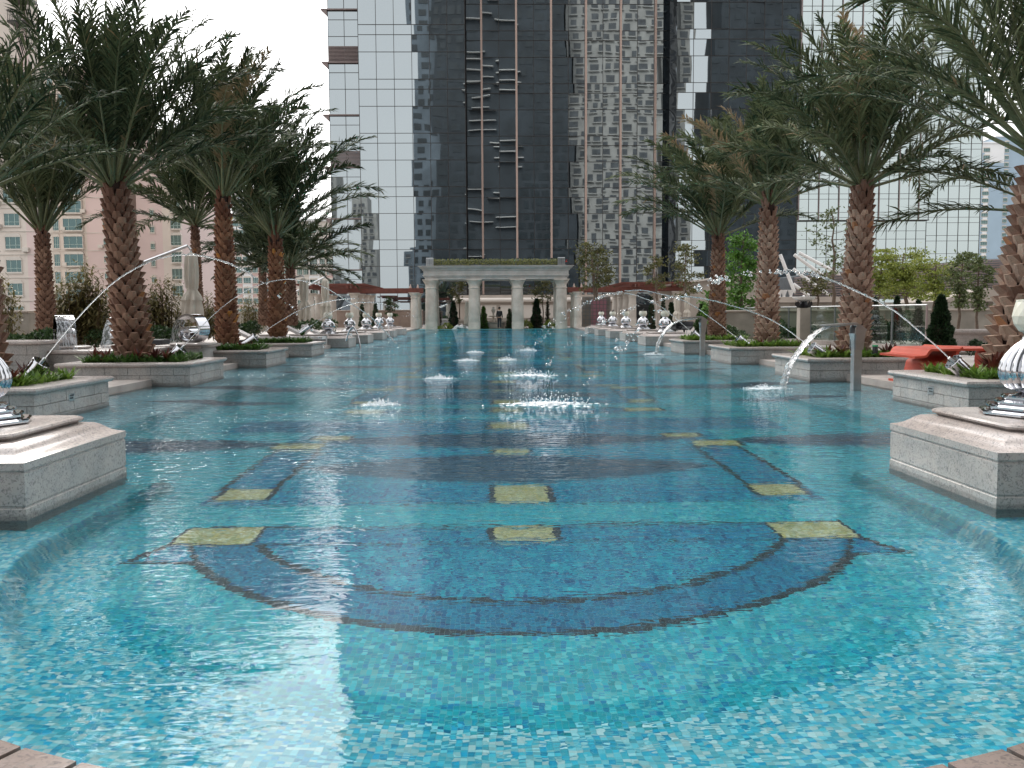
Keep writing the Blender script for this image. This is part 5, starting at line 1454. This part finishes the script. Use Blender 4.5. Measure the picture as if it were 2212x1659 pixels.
# canopy and wall at the far right
t = thing('garden_pavilion', (X_at(2090, 45), 45, 0), 'pale pavilion roof with dark posts behind the layered trees', 'pavilion')
z = lambda v: at(2090, v, 45).z
mb = MB(); mb.prism([(X_at(2010, 45), z(652)), (X_at(2260, 45), z(652)), (X_at(2260, 45), z(618)), (X_at(2100, 45), z(626)), (X_at(2040, 45), z(640))], 44, 49); mb.build('canopy', M['beige'], t)
for p in (2062, 2098, 2128): mb = MB(); mb.box((X_at(p, 45), 44.6, .1), (X_at(p, 45)+.22, 44.9, z(652))); mb.build('pillar', M['beige_dark'], t)
mb = MB(); mb.box((X_at(2060, 47), 47, .1), (X_at(2230, 47), 47.3, z(680))); mb.build('dark_back', M['dark_glass'], t)
t = thing('round_basin', at(2110, 735, 25.5), 'round granite basin rim behind the orange bench', 'basin')
c = at(2110, 712, 25.5); mb = MB(); mb.lathe((c.x, c.y, .12), [(.75, 0), (.85, .5), (.95, c.z-.12-.10), (1.02, c.z-.12-.06), (1.02, c.z-.12), (.85, c.z-.12), (.82, c.z-.2)], 32); mb.build('bowl', M['granite_top'], t, smooth=40)

# lotus bowl on its post behind the glass
c = at(1736, 664, 32); t = thing('lotus_bowl', c, 'white petalled bowl on a black lotus base above the balustrade', 'planter bowl')
mb = MB()
for k in range(14):
    a = 2*PI*k/14; p0 = c+Vector((0, 0, .20)); e = Vector((math.cos(a), math.sin(a), 0)); s = Vector((-e.y, e.x, 0))
    P = [p0+e*.12, p0+e*.24+s*.075+Vector((0, 0, .05)), p0+e*.34+s*.07+Vector((0, 0, .12)), p0+e*.37+Vector((0, 0, .15)), p0+e*.34-s*.07+Vector((0, 0, .12)), p0+e*.24-s*.075+Vector((0, 0, .05))]
    mb.add(P+[q+Vector((0, 0, .03)) for q in P], [(0, 1, 2, 3, 4, 5)[::-1], (6, 7, 8, 9, 10, 11)] + [(i, (i+1) % 6, 6+(i+1) % 6, 6+i) for i in range(6)])
mb.lathe(c+Vector((0, 0, .22)), [(.12, 0), (.33, .06), (.39, .12), (.40, .16), (.05, .17), (.02, .22)], 20); mb.build('petal_rim', M['white_steel'], t)
mb = MB()
for k in range(8):
    a = 2*PI*(k+.5)/8; e = Vector((math.cos(a), math.sin(a), 0)); s = Vector((-e.y, e.x, 0)); p0 = c-Vector((0, 0, .02))
    P = [p0+e*.10, p0+e*.22+s*.10+Vector((0, 0, .02)), p0+e*.30+s*.10+Vector((0, 0, .12)), p0+e*.27+Vector((0, 0, .25)), p0+e*.30-s*.10+Vector((0, 0, .12)), p0+e*.22-s*.10+Vector((0, 0, .02))]
    mb.add(P, [(0, 1, 2, 3), (0, 3, 4, 5)])
mb.lathe(c-Vector((0, 0, .02)), [(.12, 0), (.16, .08), (.12, .24)], 12); mb.build('lotus_base', M['dark'], t)
mb = MB(); mb.box((c.x-.18, c.y-.18, .1), (c.x+.18, c.y+.18, c.z-.022)); mb.build('stone_post', M['beige_dark'], t)

# ------------------------------------------------------------------ orange moulded bench
t = thing('moulded_bench', (7.4, 15, .12), 'orange red moulded table and bench between two right planters', 'bench')
def ribbon(mb, path, th, y0, y1, taper=0):
    n = len(path); vs = []
    for i, (x, z_) in enumerate(path):
        dx = path[min(i+1, n-1)][0]-path[max(i-1, 0)][0]; dz_ = path[min(i+1, n-1)][1]-path[max(i-1, 0)][1]; l = math.hypot(dx, dz_); nx, nz = -dz_/l*th/2, dx/l*th/2
        for yy in (y0, y1): vs += [(x+nx, yy, z_+nz), (x-nx, yy, z_-nz)]
    fs = []
    for i in range(n-1):
        a = i*4; b_ = a+4; fs += [(a, a+2, b_+2, b_), (a+1, b_+1, b_+3, a+3), (a, b_, b_+1, a+1), (a+2, a+3, b_+3, b_+2)]
    fs += [(0, 1, 3, 2), (4*n-4, 4*n-2, 4*n-1, 4*n-3)]
    mb.add(vs, fs)
def smooth_path(P, k=8):
    V3 = [Vector((a, b, 0)) for a, b in P]; return [(p.x, p.y) for p in catmull(V3, k)]
mb = MB(); ribbon(mb, smooth_path([(6.45, .575), (6.62, .59), (6.70, .68), (6.84, .685), (7.2, .69), (7.7, .69), (8.3, .67)]), .035, 14.0, 15.3); mb.build('table_top', M['orange'], t, smooth=40)
mb = MB(); ribbon(mb, smooth_path([(7.22, .715), (7.14, .66), (7.12, .56), (7.03, .50), (6.93, .46), (6.90, .36), (6.86, .22), (6.74, .14), (6.6, .135)]), .045, 14.02, 15.28); mb.build('curved_leg', M['orange'], t, smooth=40)
mb = MB(); ribbon(mb, smooth_path([(8.15, .69), (8.1, .5), (8.12, .3), (8.15, .13)]), .045, 14.02, 15.28); mb.build('curved_leg', M['orange'], t, smooth=40)
# small green garden spotlights
for k, (px, vb, Y) in enumerate(((1890, 771, 17.2),)):
    c = at(px, vb, Y); t = thing('spike_lamp', c, 'small black and green capped lamp in the second right planter', 'garden lamp')
    mb = MB(); mb.lathe(c, [(.05, .06), (.05, .20)], 12); mb.tube([c, c+Vector((0, 0, .06))], .012, 6); mb.build('body', M['dark'], t)
    mb = MB(); mb.lathe(c+Vector((0, 0, .2)), [(.055, 0), (.055, .025), (.05, .03)], 12); mb.lathe(c+Vector((0, 0, .045)), [(.065, 0), (.065, .015)], 12); mb.build('cap', simple('green_cap', (.03, .30, .12), .5), t)

# ------------------------------------------------------------------ parasols
def parasol(px, vt, vb, wpx, Y, label, arm=None, ps=None):
    tp = at(px, vt, Y); bt = at(px, vb, Y); W = wpx/F*Y/2; H_ = tp.z-bt.z
    t = thing('closed_parasol', (tp.x, Y, .12), label, 'parasol', 'closed cream parasols')
    mb = MB(); n = 40; vs = []; prof = [(1, .10), (.975, .42), (.93, .60), (.80, .66), (.62, .70), (.46, .60), (.43, .50), (.40, .60), (.34, .80), (.27, 1.0), (.255, .86), (.15, .95), (.05, .98), (0, .72)]
    for i, (h_, r) in enumerate(prof):
        for k in range(n):
            a = 2*PI*k/n; rr = W*r*(1+.20*math.sin(a*8+i*.5)*min(1, r*1.3)+.06*math.sin(a*3+i))
            drop = -.07*H_*(.5+.5*math.sin(a*4)) if i == len(prof)-1 else 0
            vs.append((tp.x+rr*math.cos(a), Y+rr*math.sin(a), bt.z+H_*h_+drop))
    fs = [(i*n+k, (i+1)*n+k, (i+1)*n+(k+1) % n, i*n+(k+1) % n) for i in range(len(prof)-1) for k in range(n)]
    mb.add(vs, fs + [tuple(range(n-1, -1, -1))]); cn = mb.build('canopy', M['cream'], t, smooth=60)
    mb = MB(); mb.lathe((tp.x, Y, bt.z+H_*.425), [(W*.53, 0), (W*.55, .03), (W*.53, .06)], 16); mb.build('tie_band', M['cream'], cn)
    mb = MB(); mb.tube([(tp.x, Y, .12 if not arm else bt.z-.05), (tp.x, Y, tp.z+.05)], .03, 8); mb.build('pole', M['steel'], t)
    if arm:
        a0 = at(*arm[0], Y); a1 = at(*arm[1], Y); mb = MB(); mb.tube([a0, a1, Vector((tp.x, Y, tp.z+.08))], .045, 6); mb.build('cantilever_arm', M['steel'], t)
        m0 = at(*arm[2], Y); mb = MB(); mb.tube([(m0.x, Y+.1, .12), a0+Vector((0, .1, .1))], .05, 8); mb.build('mast', M['steel'], t)
parasol(412, 545, 687, 40, 27, 'largest closed parasol, hanging left of the reddish palm', [(248, 590), (405, 531), (252, 700)])
parasol(656, 600, 688, 26, 42, 'closed parasol left of its neighbour behind the loungers', [(564, 617), (650, 596), (590, 712)])
parasol(702, 602, 684, 22, 46, 'closed parasol in front of the left pergola', [(620, 640), (697, 601), (665, 706)])
parasol(1463, 640, 694, 17, 50, 'left one of two closed parasols behind the small steel spout')
parasol(1484, 640, 690, 15, 50, 'right one of two closed parasols behind the small steel spout')
parasol(1008, 651, 700, 11, 77, 'slim white closed parasol beside the second colonnade column')
c = at(997, 711, 76); mb = MB()
for k in range(26): mb.blob(c+Vector((U(-.5, .5), U(-.3, .3), U(0, .22))), U(.16, .26), 0, (1.4, 1, .8), .2)
o = mb.build('covered_heap', M['white_cloth'], smooth=True, loc=c); tag(o, 'low heap under a white sheet at the far edge of the pool', 'covered heap')

# ------------------------------------------------------------------ loungers, chairs
def lounger(px, vb, Y, flip, label):
    c = at(px, vb, Y); c.z = .12; s = -1 if flip else 1
    t = thing('sun_lounger', c, label, 'lounger', 'white sun loungers on the left deck')
    mb = MB(); mb.box((c.x-1.0, c.y-.33, .30), (c.x+1.0, c.y+.33, .40)); mb.build('frame', M['dark'], t)
    for dx in (-.85, .85):
        for dy in (-.27, .27):
            mb = MB(); mb.box((c.x+dx-.03, c.y+dy-.03, .12), (c.x+dx+.03, c.y+dy+.03, .30)); mb.build('leg', M['dark'], t)
    mb = MB(); P = smooth_path([(c.x+s*1.0, .46), (c.x+s*.3, .46), (c.x-s*.2, .47), (c.x-s*.45, .56), (c.x-s*1.0, .84)]); ribbon(mb, P, .10, c.y-.31, c.y+.31); mb.build('cushion', M['white_cushion'], t, smooth=50)
lounger(560, 724, 33, False, 'white lounger with dark frame between the two middle left palms')
lounger(640, 722, 33, False, 'nearest white lounger right of the slender palm')
lounger(672, 716, 36, False, 'farther white lounger beneath the pair of closed parasols')
lounger(706, 714, 38, False, 'white lounger reaching behind the first far left pedestal')
c = at(338, 745, 24); t = thing('deck_box', (c.x, 24, .12), 'dark low box seat right of the thick palm trunk', 'box seat')
zt_ = at(338, 733, 24).z; mb = MB(); mb.rects(c.x, 24, [(.25, .3, .12), (.27, .32, .16), (.27, .32, zt_-.03), (.24, .29, zt_)]); mb.build('body', M['dark'], t)
mb = MB(); mb.box((c.x-.40, 23.85, .3), (c.x-.29, 24.1, zt_+.02)); mb.build('red_cushion', M['red_cloth'], t)
for k, px in enumerate((1455, 1478)):
    c = at(px, 712, 44); c.z = .12; t = thing('round_chair', c, 'dark round backed chair under the %s closed parasol' % ('left', 'right')[k], 'chair', 'dark chairs under the right parasols')
    mb = MB(); vs = []; n = 14
    for j, (r, z_) in enumerate(((.30, .32), (.42, .45), (.45, .72), (.42, .74), (.40, .5), (.28, .40))):
        for q in range(n):
            a = PI*1.25*q/(n-1)-PI*.12; vs.append((c.x+r*math.cos(a), c.y+r*math.sin(a), .12+z_))
    mb.add(vs, [(i*n+q, i*n+q+1, (i+1)*n+q+1, (i+1)*n+q) for i in range(5) for q in range(n-1)]); mb.build('shell', M['dark'], t, smooth=40)
    mb = MB(); mb.lathe((c.x, c.y, .12), [(.25, 0), (.25, .03), (.05, .05), (.05, .32), (.30, .34), (.30, .40)], 16); mb.build('seat', M['dark'], t)

# ------------------------------------------------------------------ spiral fountains and their basin walls (left)
def spiral(px, vb, vt, Y, rot, label, wd=.38):
    b = at(px, vb, Y); H_ = at(px, vt, Y).z-b.z; t = thing('spiral_fountain', b, label, 'spiral fountain', 'steel spiral fountains on the left')
    P = smooth_path([(-.44, .86), (-.22, .97), (0, 1.0), (.25, .93), (.43, .69), (.50, .46), (.43, .20), (.22, .03), (-.05, 0), (-.27, .06), (-.39, .22), (-.36, .41), (-.21, .52), (-.03, .49), (.07, .36), (.03, .23), (-.09, .18), (-.17, .26), (-.12, .35)], 5)
    P = [(x*H_, z_*H_+.03) for x, z_ in P]
    mb = MB(); ribbon(mb, P, .045, -wd/2, wd/2)
    Mx = Matrix.Rotation(rot, 3, 'Z'); mb.v = [tuple(Mx @ Vector(v)+b) for v in mb.v]
    mb.build('spiral_band', M['chrome'], t, smooth=50)
    mb = MB(); mb.lathe(b-Vector((0, 0, .06)), [(.50, 0), (.54, .015), (.54, .045), (.50, .06)], 28); mb.build('round_slab', M['granite_top'], t, smooth=40)
    x, z_ = P[0]; w = MB(); vs = []; m_ = 10; sg = -1
    for k in range(m_+1):
        f = k/m_; dx = x + sg*(.30*f); zz = z_ - (z_+.30)*f*f
        for q in range(7):
            vs.append(tuple(Mx @ Vector((dx+U(-.006, .006), (-wd/2+wd*q/6)*(1+.0*f), zz))+b))
    w.add(vs, [(k*7+q, k*7+q+1, (k+1)*7+q+1, (k+1)*7+q) for k in range(m_) for q in range(6)])
    o = w.build('water_curtain', M['water_sheet'], smooth=True, loc=b); tag(o, 'thin water curtain of the '+label.split(',')[0], 'water curtain')
spiral(140, 747, 686, 20.5, R(122), 'steel spiral fountain nearest the left palm, facing the pool')
spiral(272, 745, 684, 21.5, R(60), 'steel spiral fountain mostly hidden by the thick palm trunk')
spiral(418, 740, 683, 21.5, R(-20), 'open steel spiral fountain under the largest closed parasol')
def stone_run(x0, x1, Y, vt, label, th=.9):
    xa, xb = X_at(x0, Y), X_at(x1, Y); zt = at((x0+x1)/2, vt, Y).z
    t = thing('basin_wall', ((xa+xb)/2, Y, 0), label, 'basin wall', 'granite basin walls on the left')
    mb = MB(); mb.box((xa+.03, Y+.03, -.4), (xb-.03, Y+th, zt-.1), 1)
    z_ = zt-.085; r_ = 0
    while z_ > -.2:
        x = xa - (.3 if r_ % 2 else 0)
        while x < xb:
            a, b_ = max(xa, x+.004), min(xb, x+.596)
            if b_ > a: mb.box((a, Y, z_-.205), (b_, Y+.06, z_-.004))
            x += .6
        z_ -= .21; r_ += 1
    mb.box((xb-.06, Y+.0605, -.2), (xb, Y+th, zt-.0895))
    mb.build('masonry', [M['granite_block'], M['joint']], t)
    mb = MB(); mb.rects((xa+xb)/2, Y+th/2, [((xb-xa)/2+.01, th/2+.01, zt-.085), ((xb-xa)/2+.05, th/2+.05, zt-.07), ((xb-xa)/2+.06, th/2+.06, zt-.04), ((xb-xa)/2+.05, th/2+.05, zt-.01), ((xb-xa)/2+.02, th/2+.02, zt)]); mb.build('coping', M['granite_top'], t, smooth=40)
stone_run(-140, 76, 19.0, 737, 'taller granite basin wall at the left edge')
stone_run(66, 232, 19.4, 757, 'granite basin wall below the nearest spiral fountain', 1.4)
stone_run(215, 300, 19.9, 755, 'granite basin wall behind the thick palm', 1.8)
stone_run(330, 425, 21.4, 746, 'granite basin wall below the open spiral fountain', 1.6)
stone_run(560, 700, 34.8, 722, 'low granite wall behind the loungers', .4)

# pool ladders
for (px0, v0, px1, v1, Y, nm) in ((759, 722, 779, 764, 35.5, 'nearer'), (826, 702, 842, 726, 50, 'farther')):
    t = thing('pool_handrail', at(px0, v0, Y), 'pair of arched steel handrails, the %s one of the left side' % nm, 'handrail', 'arched pool handrails')
    for dy in (0, -1.1):
        yy = Y+dy; a = at(px0-12, v0+2, yy); b_ = at(px1, v1, yy); m_ = at((px0+px1)/2-4, v0-14, yy); e = at(px1-4, (v0+v1)/2-10, yy)
        mb = MB(); a.z = max(.3, a.z-.35); b_.z = -.1
        mb.tube(catmull([a, at(px0-4, v0-9, yy), m_, e, b_], 6), .03, 8); mb.build('rail', M['chrome'], t, smooth=60)

# ------------------------------------------------------------------ fountain at the far end
c = at(1066, 711, 79); c.z = .03; t = thing('tiered_fountain', c, 'small tiered stone fountain behind the standing person', 'fountain')
mb = MB(); mb.lathe(c, [(1.1, 0), (1.1, .42), (1.2, .45), (1.2, .55), (1.0, .55), (1.0, .35), (.1, .34)], 28); mb.build('basin', M['beige'], t)
mb = MB(); mb.lathe(c+Vector((0, 0, .34)), [(.12, 0), (.08, .5), (.10, .62), (.42, .68), (.45, .74), (.1, .72), (.07, .9), (.16, 1.1), (.20, 1.3), (.10, 1.45), (.13, 1.5)], 20); mb.build('pedestal', M['wall_cream'], t, smooth=40)

# ------------------------------------------------------------------ people
def bake_skin(name, nodes, edges, mat, parent, sub=1):
    """grow a limb network into one continuous surface with the Skin modifier and keep the resulting mesh"""
    me = bpy.data.meshes.new(name); me.from_pydata([n[0] for n in nodes], edges, [])
    o = bpy.data.objects.new(name, me); col.objects.link(o)
    bm = bmesh.new(); bm.from_mesh(me); L = bm.verts.layers.skin.verify()
    for i, v in enumerate(bm.verts): v[L].radius = (nodes[i][1], nodes[i][2] if len(nodes[i]) > 2 else nodes[i][1]); v[L].use_root = i == 0
    bm.to_mesh(me); bm.free()
    sk = o.modifiers.new('skin', 'SKIN'); sk.use_smooth_shade = True; ss = o.modifiers.new('sub', 'SUBSURF'); ss.levels = sub+1; ss.render_levels = sub+1
    me.materials.append(mat); o.parent = parent
    return o
def person(loc, rz, h, label, top, bottom, pack=None):
    t = thing('person', loc, label, 'person'); t.rotation_euler = (0, 0, rz); s = h/1.75
    V3 = lambda x, y, z_: (x*s, y*s, z_*s)
    # one body: pelvis root, spine, neck, head, arms with hands, legs with feet
    nd = [(V3(0, 0, .95), .125*s, .10*s), (V3(0, .01, 1.15), .12*s, .09*s), (V3(0, .01, 1.36), .15*s, .10*s), (V3(0, 0, 1.48), .055*s), (V3(0, -.01, 1.56), .065*s), (V3(0, -.02, 1.65), .088*s, .098*s), (V3(0, -.01, 1.72), .06*s)]
    ed = [(0, 1), (1, 2), (2, 3), (3, 4), (4, 5), (5, 6)]
    for sd_ in (-1, 1):
        i = len(nd); nd += [(V3(sd_*.185, .0, 1.40), .055*s), (V3(sd_*.235, .02, 1.13), .043*s), (V3(sd_*.23, -.06, .90), .032*s), (V3(sd_*.225, -.085, .83), .038*s, .022*s), (V3(sd_*.222, -.10, .76), .026*s, .014*s), (V3(sd_*.20, -.125, .82), .011*s)]
        ed += [(2, i), (i, i+1), (i+1, i+2), (i+2, i+3), (i+3, i+4), (i+3, i+5)]
        for q in range(4):
            j = len(nd); nd += [(V3(sd_*.222+(.012*q-.018), -.115, .715+.006*abs(q-1.5)), .009*s)]; ed += [(i+4, j)]
        i = len(nd); nd += [(V3(sd_*.095, 0, .86), .085*s), (V3(sd_*.10, -.01, .50), .058*s), (V3(sd_*.105, .02, .10), .042*s), (V3(sd_*.11, -.02, .045), .042*s), (V3(sd_*.12, -.15, .03), .032*s)]
        ed += [(0, i), (i, i+1), (i+1, i+2), (i+2, i+3), (i+3, i+4)]
    bake_skin('body', nd, ed, M['skin'], t)
    nd = [(V3(0, 0, .90), .165*s, .125*s), (V3(0, .01, 1.12), .155*s, .12*s), (V3(0, .01, 1.34), .175*s, .125*s), (V3(0, 0, 1.45), .085*s)]; ed = [(0, 1), (1, 2), (2, 3)]
    for sd_ in (-1, 1):
        i = len(nd); nd += [(V3(sd_*.19, 0, 1.40), .075*s), (V3(sd_*.24, .02, 1.13), .06*s), (V3(sd_*.235, -.05, .92), .048*s)]; ed += [(2, i), (i, i+1), (i+1, i+2)]
    bake_skin('jacket', nd, ed, M[top], t)
    nd = [(V3(0, 0, .93), .14*s, .115*s)]; ed = []
    for sd_ in (-1, 1):
        i = len(nd); nd += [(V3(sd_*.095, 0, .84), .10*s), (V3(sd_*.10, -.01, .50), .075*s), (V3(sd_*.105, .02, .09), .062*s)]; ed += [(0, i), (i, i+1), (i+1, i+2)]
    bake_skin('trousers', nd, ed, M[bottom], t)
    mb = MB(); mb.lathe((0, 0, 0), [(.085, -.02), (.102, .02), (.105, .06), (.085, .10), (.04, .125)], 14); 
    mb.v = [(v[0]*s, (v[1]+.005)*s, (v[2]+1.66)*s) for v in mb.v]; o = mb.build('hair', M['hair']); o.parent = t
    fc = MB()
    for sx in (-.032, .032): fc.blob((sx*s, -.118*s, 1.66*s), .010*s)
    o = fc.build('eyes', M['dark']); o.parent = t
    fc = MB(); fc.blob((0, -.122*s, 1.635*s), .014*s, 0, (.8, 1.2, 1.4)); o = fc.build('nose', M['skin']); o.parent = t
    mb = MB(); mb.lathe((0, 0, 0), [(.075, 0), (.095, .03), (.07, .05)], 12); mb.v = [(v[0]*s, v[1]*s, (v[2]+1.44)*s) for v in mb.v]; o = mb.build('collar', M['white_cloth']); o.parent = t
    if pack:
        mb = MB(); mb.rects(0, .21*s, [(.13*s, .06*s, 1.0*s), (.16*s, .09*s, 1.05*s), (.16*s, .09*s, 1.35*s), (.12*s, .06*s, 1.44*s)]); o = mb.build('backpack', M[pack]); o.parent = t
person(Vector((at(1079, 700, 75.9).x, 75.9, .03)), R(155), at(1078, 664.0, 75.9).z-.03, 'person in a dark jacket and trousers standing between the colonnade columns', 'jacket', 'trousers')
pr_ = at(1552, 700, 33)
person(Vector((pr_.x-.02, 33, .12)), R(-120), at(1540, 668, 33).z+.14, 'person in a red top with a backpack, half hidden by the slimmest right palm trunk', 'red_cloth', 'trousers', 'dark')
